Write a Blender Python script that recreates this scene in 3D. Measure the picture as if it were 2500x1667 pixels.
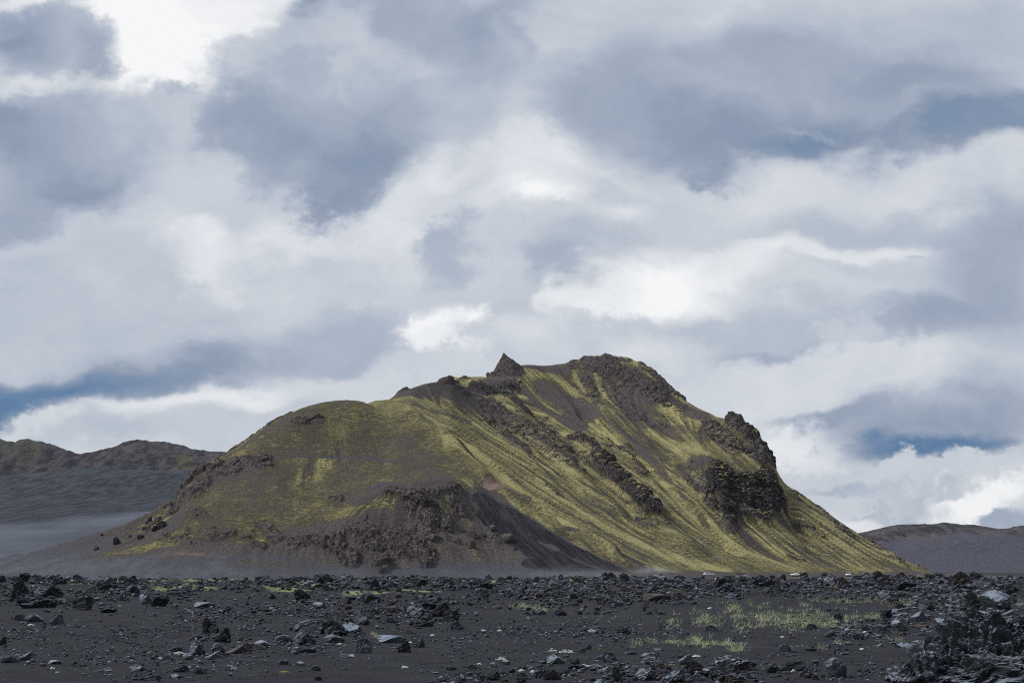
import bpy, bmesh, math, random
import numpy as np

for o in list(bpy.data.objects):
    bpy.data.objects.remove(o, do_unlink=True)
C = bpy.context.scene
rng = np.random.default_rng(7)
random.seed(7)

# ------------------------------------------------------------------ camera
PW, PH, F = 2500.0, 1667.0, 3472.0          # photo size and focal length in photo pixels (50 mm on 36 mm)
HZ = 1393.0                                  # pixel row of the true horizon
EYE = 3.0
TH = math.atan((HZ - PH / 2) / F)
CT, ST = math.cos(TH), math.sin(TH)
cam_data = bpy.data.cameras.new('camera')
cam = bpy.data.objects.new('camera', cam_data)
C.collection.objects.link(cam)
cam.location = (0, 0, EYE)
cam.rotation_euler = (math.pi / 2 + TH, 0, 0)
cam_data.lens = 50.0
cam_data.sensor_width = 36.0
cam_data.clip_start = 0.5
cam_data.clip_end = 30000
C.camera = cam
C.render.resolution_x, C.render.resolution_y = 1024, 682

C.view_settings.view_transform = 'Standard'
C.view_settings.look = 'None'
C.view_settings.gamma = 1.0
C.view_settings.exposure = 0.0
C.cycles.max_bounces = 4
C.cycles.diffuse_bounces = 2
C.cycles.glossy_bounces = 2
C.cycles.volume_bounces = 0
C.cycles.use_denoising = False
C.cycles.filter_width = 1.05

SUN_EL, SUN_AZ = math.radians(44), math.radians(-98)   # azimuth from +Y, positive to the right


def lin(r, g, b):
    f = lambda c: c / 12.92 if c <= 0.04045 else ((c + 0.055) / 1.055) ** 2.4
    return (f(r / 255), f(g / 255), f(b / 255), 1.0)


def pix(u, v, d):
    """world point seen at photo pixel (u, v) with forward distance y = d"""
    a, b = (u - PW / 2) / F, (PH / 2 - v) / F
    y = CT - b * ST
    return np.array((a / y * d, d, EYE + (ST + b * CT) / y * d))


def to_pix(x, y, z):
    zz = z - EYE
    f = y * CT + zz * ST
    up = -y * ST + zz * CT
    return PW / 2 + F * x / f, PH / 2 - F * up / f


def tag(o, label=None, cat=None, group=None, kind=None):
    if label: o['label'] = label
    if cat: o['category'] = cat
    if group: o['group'] = group
    if kind: o['kind'] = kind
    return o


# ------------------------------------------------------------------ world: Nishita sky under a broken cloud deck
world = bpy.data.worlds.new('World')
C.world = world
world.use_nodes = True
wt = world.node_tree
wt.nodes.clear()
N, L = wt.nodes, wt.links


def wn(t, **kw):
    n = N.new(t)
    for k, v in kw.items():
        setattr(n, k, v)
    return n


def wmath(op, a, b=None, clamp=False):
    n = wn('ShaderNodeMath', operation=op, use_clamp=clamp)
    for i, s in enumerate((a, b)):
        if s is None: continue
        if isinstance(s, (int, float)): n.inputs[i].default_value = s
        else: L.new(s, n.inputs[i])
    return n.outputs[0]


def wvec(op, a, b):
    n = wn('ShaderNodeVectorMath', operation=op)
    for i, s in enumerate((a, b)):
        if isinstance(s, tuple): n.inputs[i].default_value = s
        else: L.new(s, n.inputs[i])
    return n.outputs[0]


tc = wn('ShaderNodeTexCoord')
sep = wn('ShaderNodeSeparateXYZ'); L.new(tc.outputs['Generated'], sep.inputs[0])
ymax = wmath('MAXIMUM', sep.outputs['Y'], 0.15)
cx_, cz_ = wmath('DIVIDE', sep.outputs['X'], ymax), wmath('DIVIDE', sep.outputs['Z'], ymax)
comb = wn('ShaderNodeCombineXYZ'); L.new(cx_, comb.inputs[0]); L.new(cz_, comb.inputs[1])
P0 = comb.outputs[0]                               # position on a cloud sheet ahead


def wnoise(vec, scale, detail, rough, stretch=(1, 1.7, 1), off=(0, 0, 0)):
    m = wn('ShaderNodeMapping'); L.new(vec, m.inputs['Vector'])
    m.inputs['Scale'].default_value = stretch; m.inputs['Location'].default_value = off
    n = wn('ShaderNodeTexNoise')
    n.inputs['Scale'].default_value = scale; n.inputs['Detail'].default_value = detail
    n.inputs['Roughness'].default_value = rough
    L.new(m.outputs[0], n.inputs['Vector'])
    return n


def wscale(vec, s):
    n = wn('ShaderNodeVectorMath', operation='SCALE'); L.new(vec, n.inputs[0]); n.inputs['Scale'].default_value = s
    return n.outputs[0]


nA = wnoise(P0, 9.0, 4.0, 0.5)
nB = wnoise(P0, 24.0, 7.0, 0.64, stretch=(1, 1.25, 1), off=(3, 1, 0))
wA = wscale(wvec('SUBTRACT', nA.outputs['Color'], (.5, .5, .5)), 0.085)
wB = wscale(wvec('SUBTRACT', nB.outputs['Color'], (.5, .5, .5)), 0.062)
nD = wnoise(P0, 70.0, 7.0, 0.66, stretch=(1, 1.1, 1), off=(5, 3, 0))
wD = wscale(wvec('SUBTRACT', nD.outputs['Color'], (.5, .5, .5)), 0.026)
P_big = wvec('ADD', P0, wA)
P_soft = wvec('ADD', P_big, wscale(wB, 0.45))
P_wisp = wvec('ADD', wvec('ADD', P_big, wB), wD)
flat = lambda s: wvec('MULTIPLY', s, (1, 1, 0))
P_soft, P_wisp = flat(P_soft), flat(P_wisp)

# u, v, radius u, radius v, tilt (deg, + rises to the right), inner radius, tone (0 slate .. 1 white), opacity, w=ragged s=smooth
CLOUDS = [
    (300, 800, 620, 210, 0, .0, .62, .9, 's'), (1300, 420, 500, 170, 0, .0, .76, .9, 's'), (1000, 600, 600, 160, 0, 0, .72, .7, 's'),
    (2100, 470, 650, 90, 4, .2, .74, .9, 's'), (1500, 700, 500, 200, 0, .1, .68, .8, 's'), (1900, 900, 600, 160, 4, .2, .74, .8, 's'),
    # upper left
    (410, 90, 260, 250, 0, .35, 1.08, 1, 's'), (580, 10, 220, 110, 0, .2, .93, .9, 's'), (70, 10, 120, 40, 0, .2, .9, .8, 'w'),
    (135, 120, 190, 105, -12, .6, .55, .97, 'w'), (20, 100, 140, 90, 0, .1, .31, .8, 's'), (235, 155, 100, 70, 20, .2, .43, .8, 's'),
    (110, 215, 200, 55, 8, .1, .8, .85, 'w'),
    (400, 330, 170, 170, 0, .3, .64, .9, 'w'), (400, 240, 60, 40, 0, .3, .55, .8, 'w'),
    (110, 400, 330, 190, 12, .55, .50, .95, 'w'), (10, 345, 160, 80, -6, .1, .30, .8, 's'), (170, 450, 190, 80, -14, .1, .36, .8, 's'),
    (20, 560, 150, 90, 15, .2, .43, .9, 'w'), (330, 300, 130, 60, 0, .2, .62, .6, 's'),
    # the heart-shaped cloud
    (1050, 20, 420, 110, 0, .35, .50, .95, 'w'), (760, 270, 355, 235, -8, .5, .53, .96, 'w'),
    (1160, 110, 130, 160, -10, .2, .37, .9, 's'), (1000, 70, 160, 80, -20, .1, .42, .8, 's'), (740, 20, 60, 90, -15, .1, .36, .9, 's'),
    (640, 120, 160, 90, 15, .2, .64, .85, 'w'), (860, 130, 75, 120, 12, .1, .67, .85, 'w'),
    (560, 280, 110, 100, 0, .3, .46, .9, 'w'), (680, 310, 220, 130, -12, .1, .35, .8, 's'), (1000, 300, 180, 110, 25, .2, .45, .8, 's'),
    (820, 430, 125, 130, -10, .45, .37, .95, 'w'), (860, 390, 150, 110, 30, .1, .30, .8, 's'), (700, 400, 180, 60, -14, .2, .45, .7, 's'),
    (1130, 270, 120, 110, -20, .2, .58, .8, 'w'), (1120, 370, 70, 60, 40, .2, .6, .6, 'w'),
    # the big dark deck on the right
    (1420, 80, 330, 90, 14, .1, .67, .9, 's'), (1260, 90, 30, 100, 0, 0, .45, .6, 's'),
    (1880, 220, 640, 190, 6, .55, .47, .97, 's'), (1440, 240, 240, 85, -12, .2, .45, .9, 's'),
    (1880, 330, 420, 110, 4, .3, .34, .9, 's'), (2380, 290, 280, 75, 8, .4, .24, .95, 's'), (2250, 190, 330, 80, -8, .1, .38, .6, 's'),
    (1990, 345, 230, 50, 6, .1, .22, .8, 's'), (1740, 405, 90, 45, -10, .2, .36, .8, 'w'), (2180, 45, 420, 80, 0, .1, .53, .8, 's'), (2480, 110, 160, 90, -20, 0, .55, .8, 's'),
    (1930, 305, 90, 28, -8, .1, .47, .8, 'w'), (2040, 325, 110, 24, -12, .1, .45, .8, 'w'), (2150, 265, 55, 70, -35, .1, .46, .8, 'w'), (2230, 240, 50, 35, 30, .1, .48, .8, 'w'), (2240, 310, 60, 40, 30, .1, .42, .7, 'w'),
    (2150, 465, 560, 60, 7, .2, .75, .85, 's'), (1330, 345, 120, 70, -20, .2, .82, .8, 'w'), (1840, 420, 90, 24, 0, .0, .72, .4, 's'), (500, 470, 130, 80, 0, .1, .70, .7, 'w'), (720, 570, 170, 70, 0, .1, .82, .8, 'w'), (980, 560, 220, 90, 10, .1, .82, .8, 'w'), (1060, 440, 120, 60, 25, .1, .84, .7, 'w'), (1260, 420, 120, 70, -20, .1, .84, .7, 'w'),
    # middle right
    (2150, 545, 420, 70, 4, .3, .57, .9, 's'), (1480, 480, 110, 50, 0, .2, .64, .8, 'w'), (1600, 540, 200, 60, 8, .2, .66, .7, 's'),
    (2440, 620, 220, 230, 0, .25, .47, .95, 's'), (2320, 780, 360, 90, 4, .25, .43, .95, 's'), (2450, 860, 200, 60, 8, .1, .6, .9, 's'),
    (1290, 490, 150, 60, 8, .0, .97, .9, 's'), (1310, 492, 80, 34, 5, .1, 1.0, .6, 'w'), (1500, 545, 90, 44, 0, .0, .86, .7, 's'),
    (1370, 620, 270, 60, 10, .2, .57, .9, 's'), (1330, 650, 120, 50, 0, .1, .48, .8, 's'), (1700, 640, 230, 40, 10, .2, .62, .6, 's'),
    (1640, 690, 350, 90, 13, .05, 1.0, .95, 's'), (1560, 715, 170, 60, 6, .1, 1.0, .7, 's'), (2000, 600, 320, 45, 5, .3, .84, .9, 's'), (1400, 705, 170, 40, 4, .2, .9, .8, 's'),
    (2060, 645, 190, 24, -5, .2, .66, .85, 's'), (1940, 690, 260, 50, 0, .2, .74, .8, 's'), (2190, 607, 45, 13, -3, .2, .58, .7, 's'),
    (1500, 770, 140, 45, 0, .2, .63, .8, 'w'), (1860, 800, 340, 90, 4, .3, .57, .9, 's'), (1840, 845, 140, 34, 8, .2, .44, .85, 's'),
    (1970, 910, 330, 92, 6, .6, .75, .95, 'w'), (2060, 800, 90, 40, 10, .2, .7, .7, 'w'), (1600, 850, 280, 50, 0, .2, .78, .8, 's'),
    # lower right
    (2400, 960, 330, 55, 4, .2, .58, .9, 's'), (2060, 1015, 190, 42, 3, .35, .40, .95, 's'), (2330, 1015, 300, 65, 2, .2, .45, .9, 's'),
    (1960, 1085, 150, 75, 0, .35, .84, .95, 'w'), (2300, 1060, 300, 70, 2, .3, .38, .95, 's'), (2270, 1103, 220, 36, 1, .1, .04, .97, 's'), (2400, 1090, 130, 24, 6, .1, .12, .8, 's'),
    (1990, 1095, 38, 22, 10, .2, .66, .8, 'w'), (2260, 1160, 270, 46, 5, .6, .70, .97, 'w'), (2050, 1188, 160, 16, 0, .2, .52, .8, 's'), (2180, 1195, 130, 28, 4, .3, .60, .85, 'w'),
    (2170, 1238, 150, 26, 4, .5, .56, .9, 'w'), (2400, 1215, 170, 62, 6, .35, .98, .95, 'w'), (2120, 1275, 260, 30, 0, .3, .84, .9, 's'), (2450, 1266, 140, 20, 3, .3, .42, .9, 's'), (2320, 1190, 60, 12, 15, .3, .6, .8, 's'),
    # middle left
    (480, 600, 130, 60, 0, .1, .83, .8, 'w'), (530, 575, 110, 60, 0, .0, .9, .8, 's'), (565, 680, 70, 70, 25, .1, .86, .8, 'w'), (250, 640, 260, 60, 10, .2, .66, .7, 's'),
    (250, 770, 330, 90, 0, .2, .58, .6, 's'), (850, 830, 270, 80, 8, .35, .52, .95, 's'), (700, 690, 330, 80, 0, .1, .70, .6, 's'), (960, 800, 110, 100, 0, .3, .55, .9, 'w'),
    (330, 880, 420, 70, 5, .1, .48, .8, 's'), (260, 930, 500, 70, 8, .25, .25, .95, 's'), (120, 945, 340, 52, 5, .1, .08, .95, 's'), (0, 985, 130, 55, 12, .3, .08, .9, 's'),
    (500, 990, 270, 46, 7, .45, .86, .97, 's'), (120, 1035, 140, 36, 10, .3, .76, .9, 'w'), (620, 1030, 330, 46, 0, .2, .66, .9, 's'), (200, 1075, 330, 30, 0, .2, .60, .8, 's'), (900, 930, 300, 60, 4, .3, .74, .9, 's'), (330, 1120, 300, 24, 0, .2, .72, .8, 's'),
    # crack of light in the middle
    (1090, 600, 120, 70, 20, .3, .55, .9, 'w'), (1170, 680, 130, 55, 10, .5, .66, .9, 'w'), (1090, 770, 90, 36, 25, .3, .8, .9, 'w'), (1120, 760, 150, 70, 20, .0, .86, .8, 's'), (1150, 735, 75, 30, 24, .1, 1.0, .9, 'w'),
    (1035, 800, 70, 60, -45, .1, 1.0, .9, 'w'), (1060, 840, 70, 50, 20, .1, .95, .8, 'w'), (1090, 850, 120, 50, 0, .2, .92, .9, 'w'), (1230, 700, 105, 120, 0, .55, .67, .95, 'w'), (1190, 810, 100, 55, 15, .4, .68, .9, 'w'), (1290, 810, 130, 70, 0, .1, .8, .8, 's'),
]
sepS = wn('ShaderNodeSeparateXYZ'); L.new(P_soft, sepS.inputs[0])
sepW = wn('ShaderNodeSeparateXYZ'); L.new(P_wisp, sepW.inputs[0])
base_n = wnoise(P0, 5.0, 6.0, 0.55, off=(7, 2, 0))
val = wmath('ADD', wmath('MULTIPLY', base_n.outputs['Fac'], 0.3), 0.53)
for (u, v, ru, rv, rot, inner, tone, op, mode) in CLOUDS:
    c = pix(u, v, 1.0)
    m = wn('ShaderNodeMapping', vector_type='TEXTURE')
    m.inputs['Location'].default_value = (c[0], c[2] - EYE, 0)
    m.inputs['Rotation'].default_value = (0, 0, math.radians(rot))
    m.inputs['Scale'].default_value = (ru / F, rv / F, 1e6)
    src = sepS if mode == 's' else sepW
    cb = wn('ShaderNodeCombineXYZ')           # the running tone rides on z only to keep the node order sequential
    L.new(src.outputs[0], cb.inputs[0]); L.new(src.outputs[1], cb.inputs[1]); L.new(val, cb.inputs[2])
    L.new(cb.outputs[0], m.inputs['Vector'])
    ln = wn('ShaderNodeVectorMath', operation='LENGTH'); L.new(m.outputs[0], ln.inputs[0])
    mr = wn('ShaderNodeMapRange', interpolation_type='SMOOTHSTEP')
    L.new(ln.outputs['Value'], mr.inputs['Value'])
    mr.inputs['From Min'].default_value = inner; mr.inputs['From Max'].default_value = 1.0 + 0.25 * (1 - inner)
    mr.inputs['To Min'].default_value = op; mr.inputs['To Max'].default_value = 0.0
    mx = wn('ShaderNodeMix', data_type='FLOAT')
    L.new(mr.outputs[0], mx.inputs[0]); L.new(val, mx.inputs[2]); mx.inputs[3].default_value = tone
    val = mx.outputs[0]
# billow texture inside the clouds
nC = wnoise(P_soft, 14.0, 8.0, 0.6, off=(1, 5, 0))
val = wmath('ADD', val, wmath('MULTIPLY', wmath('SUBTRACT', nC.outputs['Fac'], 0.5), 0.26))
val = wmath('ADD', wmath('MULTIPLY', val, 1.08), -0.062)
ramp = wn('ShaderNodeValToRGB'); L.new(val, ramp.inputs[0])
cr = ramp.color_ramp
stops = [(0.0, lin(82, 118, 158)), (.16, lin(116, 139, 169)), (.34, lin(144, 157, 178)), (.52, lin(174, 184, 200)), (.7, lin(205, 210, 218)), (.85, lin(229, 232, 236)), (1.0, lin(252, 252, 252))]
cr.elements[0].position, cr.elements[0].color = stops[0]
cr.elements[1].position, cr.elements[1].color = stops[-1]
for p_, c_ in stops[1:-1]:
    e = cr.elements.new(p_); e.color = c_
sky = wn('ShaderNodeTexSky', sky_type='NISHITA', sun_disc=False, sun_elevation=SUN_EL, sun_rotation=SUN_AZ)
cl10 = wn('ShaderNodeVectorMath', operation='SCALE'); L.new(ramp.outputs[0], cl10.inputs[0]); cl10.inputs['Scale'].default_value = 10.0
cm = wn('ShaderNodeMix', data_type='RGBA'); cm.inputs[0].default_value = 0.95
L.new(sky.outputs[0], cm.inputs[6]); L.new(cl10.outputs[0], cm.inputs[7])
bg = wn('ShaderNodeBackground'); bg.inputs['Strength'].default_value = 0.1
L.new(cm.outputs[2], bg.inputs[0])
wo = wn('ShaderNodeOutputWorld'); L.new(bg.outputs[0], wo.inputs[0])
world.cycles.sampling_method = 'MANUAL'
world.cycles.sample_map_resolution = 512

# ------------------------------------------------------------------ sun behind thin cloud
sl = bpy.data.lights.new('sun', 'SUN')
sl.energy, sl.angle, sl.color = 2.9, math.radians(14), (1.0, 0.975, 0.945)
so = bpy.data.objects.new('sun', sl); C.collection.objects.link(so)
so.location = (-60, 40, 200)
from mathutils import Vector
so.rotation_euler = Vector((-math.sin(SUN_AZ) * math.cos(SUN_EL), -math.cos(SUN_AZ) * math.cos(SUN_EL), -math.sin(SUN_EL))).to_track_quat('-Z', 'Y').to_euler()

# ------------------------------------------------------------------ numeric noise
_perm = np.random.default_rng(3).permutation(256)
_perm = np.concatenate([_perm, _perm, _perm])
_g3 = np.random.default_rng(5).normal(size=(256, 3)); _g3 /= np.linalg.norm(_g3, axis=1)[:, None]


def perlin(p):
    """gradient noise at points p (n, 3), about -1..1"""
    p = np.asarray(p, dtype=np.float64)
    i = np.floor(p).astype(np.int64); f = p - i
    i &= 255
    u = f * f * f * (f * (f * 6 - 15) + 10)
    out = 0
    for dx in (0, 1):
        a = _perm[i[:, 0] + dx]
        wx = u[:, 0] if dx else 1 - u[:, 0]
        for dy in (0, 1):
            b = _perm[a + i[:, 1] + dy]
            wy = u[:, 1] if dy else 1 - u[:, 1]
            for dz in (0, 1):
                g = _g3[_perm[b + i[:, 2] + dz]]
                wz = u[:, 2] if dz else 1 - u[:, 2]
                out = out + wx * wy * wz * (g[:, 0] * (f[:, 0] - dx) + g[:, 1] * (f[:, 1] - dy) + g[:, 2] * (f[:, 2] - dz))
    return out * 1.5


def fbm(p, octaves=4, gain=0.5, lac=2.03):
    s, a = 0, 1.0
    for k in range(octaves):
        s = s + a * perlin(p * lac ** k + 17.3 * k); a *= gain
    return s


def ridged(p, octaves=4, gain=0.5, lac=2.07):
    s, a, t = 0, 1.0, 0
    for k in range(octaves):
        s = s + a * (1 - 2 * np.abs(perlin(p * lac ** k + 11.7 * k))); t += a; a *= gain
    return s / t


def worley(p):
    """distance to the nearest cell point, and that cell's random value"""
    i = np.floor(p).astype(np.int64); best = np.full(len(p), 9.0); val_ = np.zeros(len(p))
    for dx in (-1, 0, 1):
        for dy in (-1, 0, 1):
            for dz in (-1, 0, 1):
                c_ = i + (dx, dy, dz); h = _perm[_perm[_perm[c_[:, 0] & 255] + (c_[:, 1] & 255)] + (c_[:, 2] & 255)]
                q = c_ + .5 + .45 * _g3[h]; d = ((q - p) ** 2).sum(1); m_ = d < best
                best = np.where(m_, d, best); val_ = np.where(m_, h / 255., val_)
    return np.sqrt(best), val_


def P3(x, y, z=0.0):
    return np.stack([np.ravel(x), np.ravel(y), np.broadcast_to(np.ravel(z) if np.ndim(z) else z, np.size(x))], 1)


def smooth(e0, e1, x):
    t = np.clip((x - e0) / (e1 - e0), 0, 1)
    return t * t * (3 - 2 * t)


def mesh_from(name, verts, faces, mats=(), attrs=None, shade_smooth=False, mat_index=None, flat_at=None):
    """faces: (n, 3) or (n, 4) int array"""
    me = bpy.data.meshes.new(name)
    verts = np.ascontiguousarray(verts, dtype=np.float32); faces = np.ascontiguousarray(faces, dtype=np.int32)
    k = faces.shape[1]
    me.vertices.add(len(verts)); me.vertices.foreach_set('co', verts.ravel())
    me.loops.add(faces.size); me.loops.foreach_set('vertex_index', faces.ravel())
    me.polygons.add(len(faces)); me.polygons.foreach_set('loop_start', np.arange(0, faces.size, k, dtype=np.int32))
    me.polygons.foreach_set('loop_total', np.full(len(faces), k, dtype=np.int32))
    if mat_index is not None: me.polygons.foreach_set('material_index', np.ascontiguousarray(mat_index, dtype=np.int32))
    sm_ = np.full(len(faces), shade_smooth, dtype=bool)
    if flat_at is not None: sm_ &= ~(flat_at[faces].mean(1) > .35)
    me.polygons.foreach_set('use_smooth', sm_)
    for a_name, vals in (attrs or {}).items():
        at = me.attributes.new(a_name, 'FLOAT', 'POINT'); at.data.foreach_set('value', np.ascontiguousarray(vals, dtype=np.float32))
    me.update(calc_edges=True)
    for m in mats: me.materials.append(m)
    return me


def link(name, me, parent=None):
    o = bpy.data.objects.new(name, me); C.collection.objects.link(o)
    if parent is not None: o.parent = parent
    return o


def grid_faces(ny, nx, keep=None):
    idx = np.arange(ny * nx).reshape(ny, nx)
    q = np.stack([idx[:-1, :-1], idx[:-1, 1:], idx[1:, 1:], idx[1:, :-1]], -1).reshape(-1, 4)
    return q if keep is None else q[keep.ravel()[q].any(1)]


def compact(verts, faces, attrs):
    used = np.unique(faces); remap = np.full(len(verts), -1); remap[used] = np.arange(len(used))
    return verts[used], remap[faces], {k: v[used] for k, v in attrs.items()}


# ------------------------------------------------------------------ materials
class Mat:
    """small helper round a node material"""
    def __init__(self, name, rough=0.9, spec=0.25):
        self.m = bpy.data.materials.new(name); self.m.use_nodes = True
        self.t = self.m.node_tree; self.b = self.t.nodes['Principled BSDF']
        self.b.inputs['Roughness'].default_value = rough
        self.b.inputs['Specular IOR Level'].default_value = spec
        g = self.t.nodes.new('ShaderNodeNewGeometry'); self.geo = g
        self.pos = g.outputs['Position']

    def n(self, typ, **kw):
        x = self.t.nodes.new(typ)
        for k, v in kw.items(): setattr(x, k, v)
        return x

    def l(self, a, b): self.t.links.new(a, b)

    def attr(self, name): return self.n('ShaderNodeAttribute', attribute_name=name).outputs['Fac']

    def noise(self, scale, detail=4, rough=.55, stretch=(1, 1, 1), kind='ShaderNodeTexNoise', vec=None, out=0):
        m = self.n('ShaderNodeMapping'); self.l(vec or self.pos, m.inputs[0]); m.inputs['Scale'].default_value = stretch
        x = self.n(kind); self.l(m.outputs[0], x.inputs['Vector']); x.inputs['Scale'].default_value = scale
        if kind == 'ShaderNodeTexNoise': x.inputs['Detail'].default_value = detail; x.inputs['Roughness'].default_value = rough
        return x.outputs[out]

    def math(self, op, a, b=None, c=None, clamp=False):
        x = self.n('ShaderNodeMath', operation=op, use_clamp=clamp)
        for i, s in enumerate((a, b, c)):
            if s is None: continue
            if isinstance(s, (int, float)): x.inputs[i].default_value = s
            else: self.l(s, x.inputs[i])
        return x.outputs[0]

    def map(self, v, a, b, lo=0.0, hi=1.0):
        x = self.n('ShaderNodeMapRange', interpolation_type='SMOOTHSTEP'); self.l(v, x.inputs[0])
        for i, s in zip((1, 2, 3, 4), (a, b, lo, hi)): x.inputs[i].default_value = s
        return x.outputs[0]

    def mix(self, f, a, b, blend='MIX'):
        x = self.n('ShaderNodeMix', data_type='RGBA', blend_type=blend)
        for i, s in zip((0, 6, 7), (f, a, b)):
            if isinstance(s, (int, float, tuple)): x.inputs[i].default_value = s if not isinstance(s, tuple) or len(s) == 4 else (*s, 1)
            else: self.l(s, x.inputs[i])
        return x.outputs[2]

    def bump(self, h, strength, dist):
        x = self.n('ShaderNodeBump'); x.inputs['Strength'].default_value = strength; x.inputs['Distance'].default_value = dist
        self.l(h, x.inputs['Height']); self.l(x.outputs[0], self.b.inputs['Normal'])

    def color(self, c):
        if isinstance(c, tuple): self.b.inputs['Base Color'].default_value = (*c, 1)
        else: self.l(c, self.b.inputs['Base Color'])
        return self.m


# mountain: scree, moss, lava rock, black sand and rust-red ash, mixed by masks laid on the slopes
M = Mat('mountain_slope', rough=1.0, spec=0.08)
dome = M.attr('dome')
tuft0 = M.noise(.6, 7, .7); terr = M.noise(.6, 8, .74, (.62, .62, 1.5)); big = M.noise(.045, 5, .6); grit = M.noise(1.7, 6, .75); peb = M.noise(3.6, 2, .6)
tx = M.n('ShaderNodeMix', data_type='FLOAT'); M.l(dome, tx.inputs[0]); M.l(tuft0, tx.inputs[2]); M.l(terr, tx.inputs[3]); tuft = tx.outputs[0]
streak = M.attr('streak')
moss_v = M.math('ADD', M.attr('moss'), M.math('MULTIPLY', M.math('SUBTRACT', tuft, .5), 1.35))
moss_v = M.math('ADD', moss_v, M.math('MULTIPLY', streak, .25))
moss_v = M.math('ADD', moss_v, M.math('MULTIPLY', M.math('SUBTRACT', big, .5), .8))
moss_v = M.math('ADD', moss_v, M.math('MULTIPLY', M.math('SUBTRACT', grit, .5), .6))
moss_f = M.map(moss_v, .32, .72)
bare = M.mix(M.map(grit, .36, .62), (.055, .048, .047), (.20, .175, .168))
bare = M.mix(M.map(peb, .60, .70, 0, .6), bare, (.27, .23, .21))
bare = M.mix(M.map(streak, -1.7, .6, .55, 0), bare, (.04, .036, .036))
moss_c = M.mix(M.map(moss_v, .45, 1.2), (.104, .092, .048), (.55, .49, .235))
moss_c = M.mix(M.map(M.noise(.11, 4, .6), .42, .66, 0, .4), moss_c, (.26, .255, .135))
moss_c = M.mix(M.map(grit, .34, .5, .75, 0), moss_c, (.048, .044, .024))
spk = M.noise(1.25, 3, .6, (1, 1, 1.4))
moss_c = M.mix(M.map(spk, .60, .70, 0, .6), moss_c, (.040, .035, .028))  # dark specks: small stones with their shading put into the colour
c = M.mix(moss_f, bare, moss_c)
rust_n = M.map(M.math('ADD', M.attr('rust'), M.math('MULTIPLY', M.math('SUBTRACT', tuft, .5), .5)), .2, .9)
c = M.mix(rust_n, c, M.mix(M.map(grit, .3, .7), (.20, .14, .115), (.42, .30, .245)))
sand_c = M.mix(M.map(M.noise(2.2, 4, .6), .35, .65), (.082, .080, .092), (.135, .130, .145))
sand_c = M.mix(M.map(peb, .62, .72, 0, .4), sand_c, (.19, .175, .17))
fm = M.n('ShaderNodeMapping'); M.l(M.pos, fm.inputs[0]); fm.inputs['Rotation'].default_value = (0, 0, math.radians(62)); fv = fm.outputs[0]
rill = M.noise(1.0, 5, .65, (.045, .55, .1), vec=fv)
black_c = M.mix(M.map(M.math('ADD', rill, M.math('MULTIPLY', M.math('SUBTRACT', grit, .5), .9)), .36, .66), (.022, .022, .027), (.070, .069, .079))
sand_c = M.mix(M.map(M.attr('sand'), .82, .97), sand_c, black_c)
sand_f = M.map(M.math('ADD', M.attr('sand'), M.math('MULTIPLY', M.math('SUBTRACT', tuft, .5), .7)), .3, .68)
ash_c = M.mix(M.map(M.noise(.12, 5, .6, (1, .4, 1)), .35, .65), (.105, .115, .138), (.155, .165, .192))
sand_c = M.mix(M.attr('ash'), sand_c, ash_c)
c = M.mix(sand_f, c, sand_c)
pale_f = M.map(M.math('ADD', M.attr('pale'), M.math('MULTIPLY', M.math('SUBTRACT', tuft, .5), .9)), .25, .8)
c = M.mix(pale_f, c, M.mix(grit, (.13, .16, .10), (.22, .26, .17)))
vor = M.n('ShaderNodeTexVoronoi'); vm = M.n('ShaderNodeMapping'); M.l(M.pos, vm.inputs[0]); vm.inputs['Scale'].default_value = (1, 1, .7); M.l(vm.outputs[0], vor.inputs['Vector']); vor.inputs['Scale'].default_value = .55
rk = M.mix(M.map(M.noise(.9, 8, .72), .38, .64), (.034, .030, .031), (.225, .19, .178))
rk = M.mix(M.map(vor.outputs['Distance'], .62, 1.0, 0, .65), rk, (.02, .018, .019))
rk = M.mix(M.map(M.noise(.2, 4, .6), .5, .68, 0, .65), rk, (.052, .047, .047))
rk = M.mix(M.attr('dark_rock'), rk, M.mix(M.map(M.noise(.8, 8, .7), .42, .66), (.012, .011, .013), (.085, .076, .078)))
rk_f = M.map(M.math('ADD', M.attr('rock'), M.math('MULTIPLY', M.math('SUBTRACT', tuft, .5), .9)), .32, .6)
flatn = M.n('ShaderNodeSeparateXYZ'); M.l(M.geo.outputs['Normal'], flatn.inputs[0])
ledge = M.math('MULTIPLY', M.map(flatn.outputs[2], .66, .86), M.attr('ledge'))
c = M.mix(M.math('MULTIPLY', rk_f, M.math('SUBTRACT', 1.0, ledge)), c, rk)
M.bump(M.math('ADD', M.noise(.9, 8, .74), M.math('ADD', M.math('MULTIPLY', streak, .06), M.math('MULTIPLY', grit, .35))), 1.0, 2.4)
m_mountain = M.color(c)

M = Mat('black_hill_sand', rough=1.0, spec=0.08)
n1 = M.noise(.10, 10, .7, (1, .03, 1.3)); n2 = M.noise(.012, 5, .6, (1, .35, 1))
c = M.mix(M.map(n2, .35, .65), (.066, .074, .094), (.098, .110, .137))  # dark sand tinted bluish, with the haze over the hill put into the colour
lavac = M.mix(M.map(n1, .3, .72), (.013, .015, .020), (.058, .065, .080))
c = M.mix(M.map(M.math('ADD', M.attr('lava'), M.math('MULTIPLY', M.math('SUBTRACT', n1, .5), .5)), .3, .75), c, lavac)
M.bump(n1, .8, 1.6)
m_blackhill = M.color(c)

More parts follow.
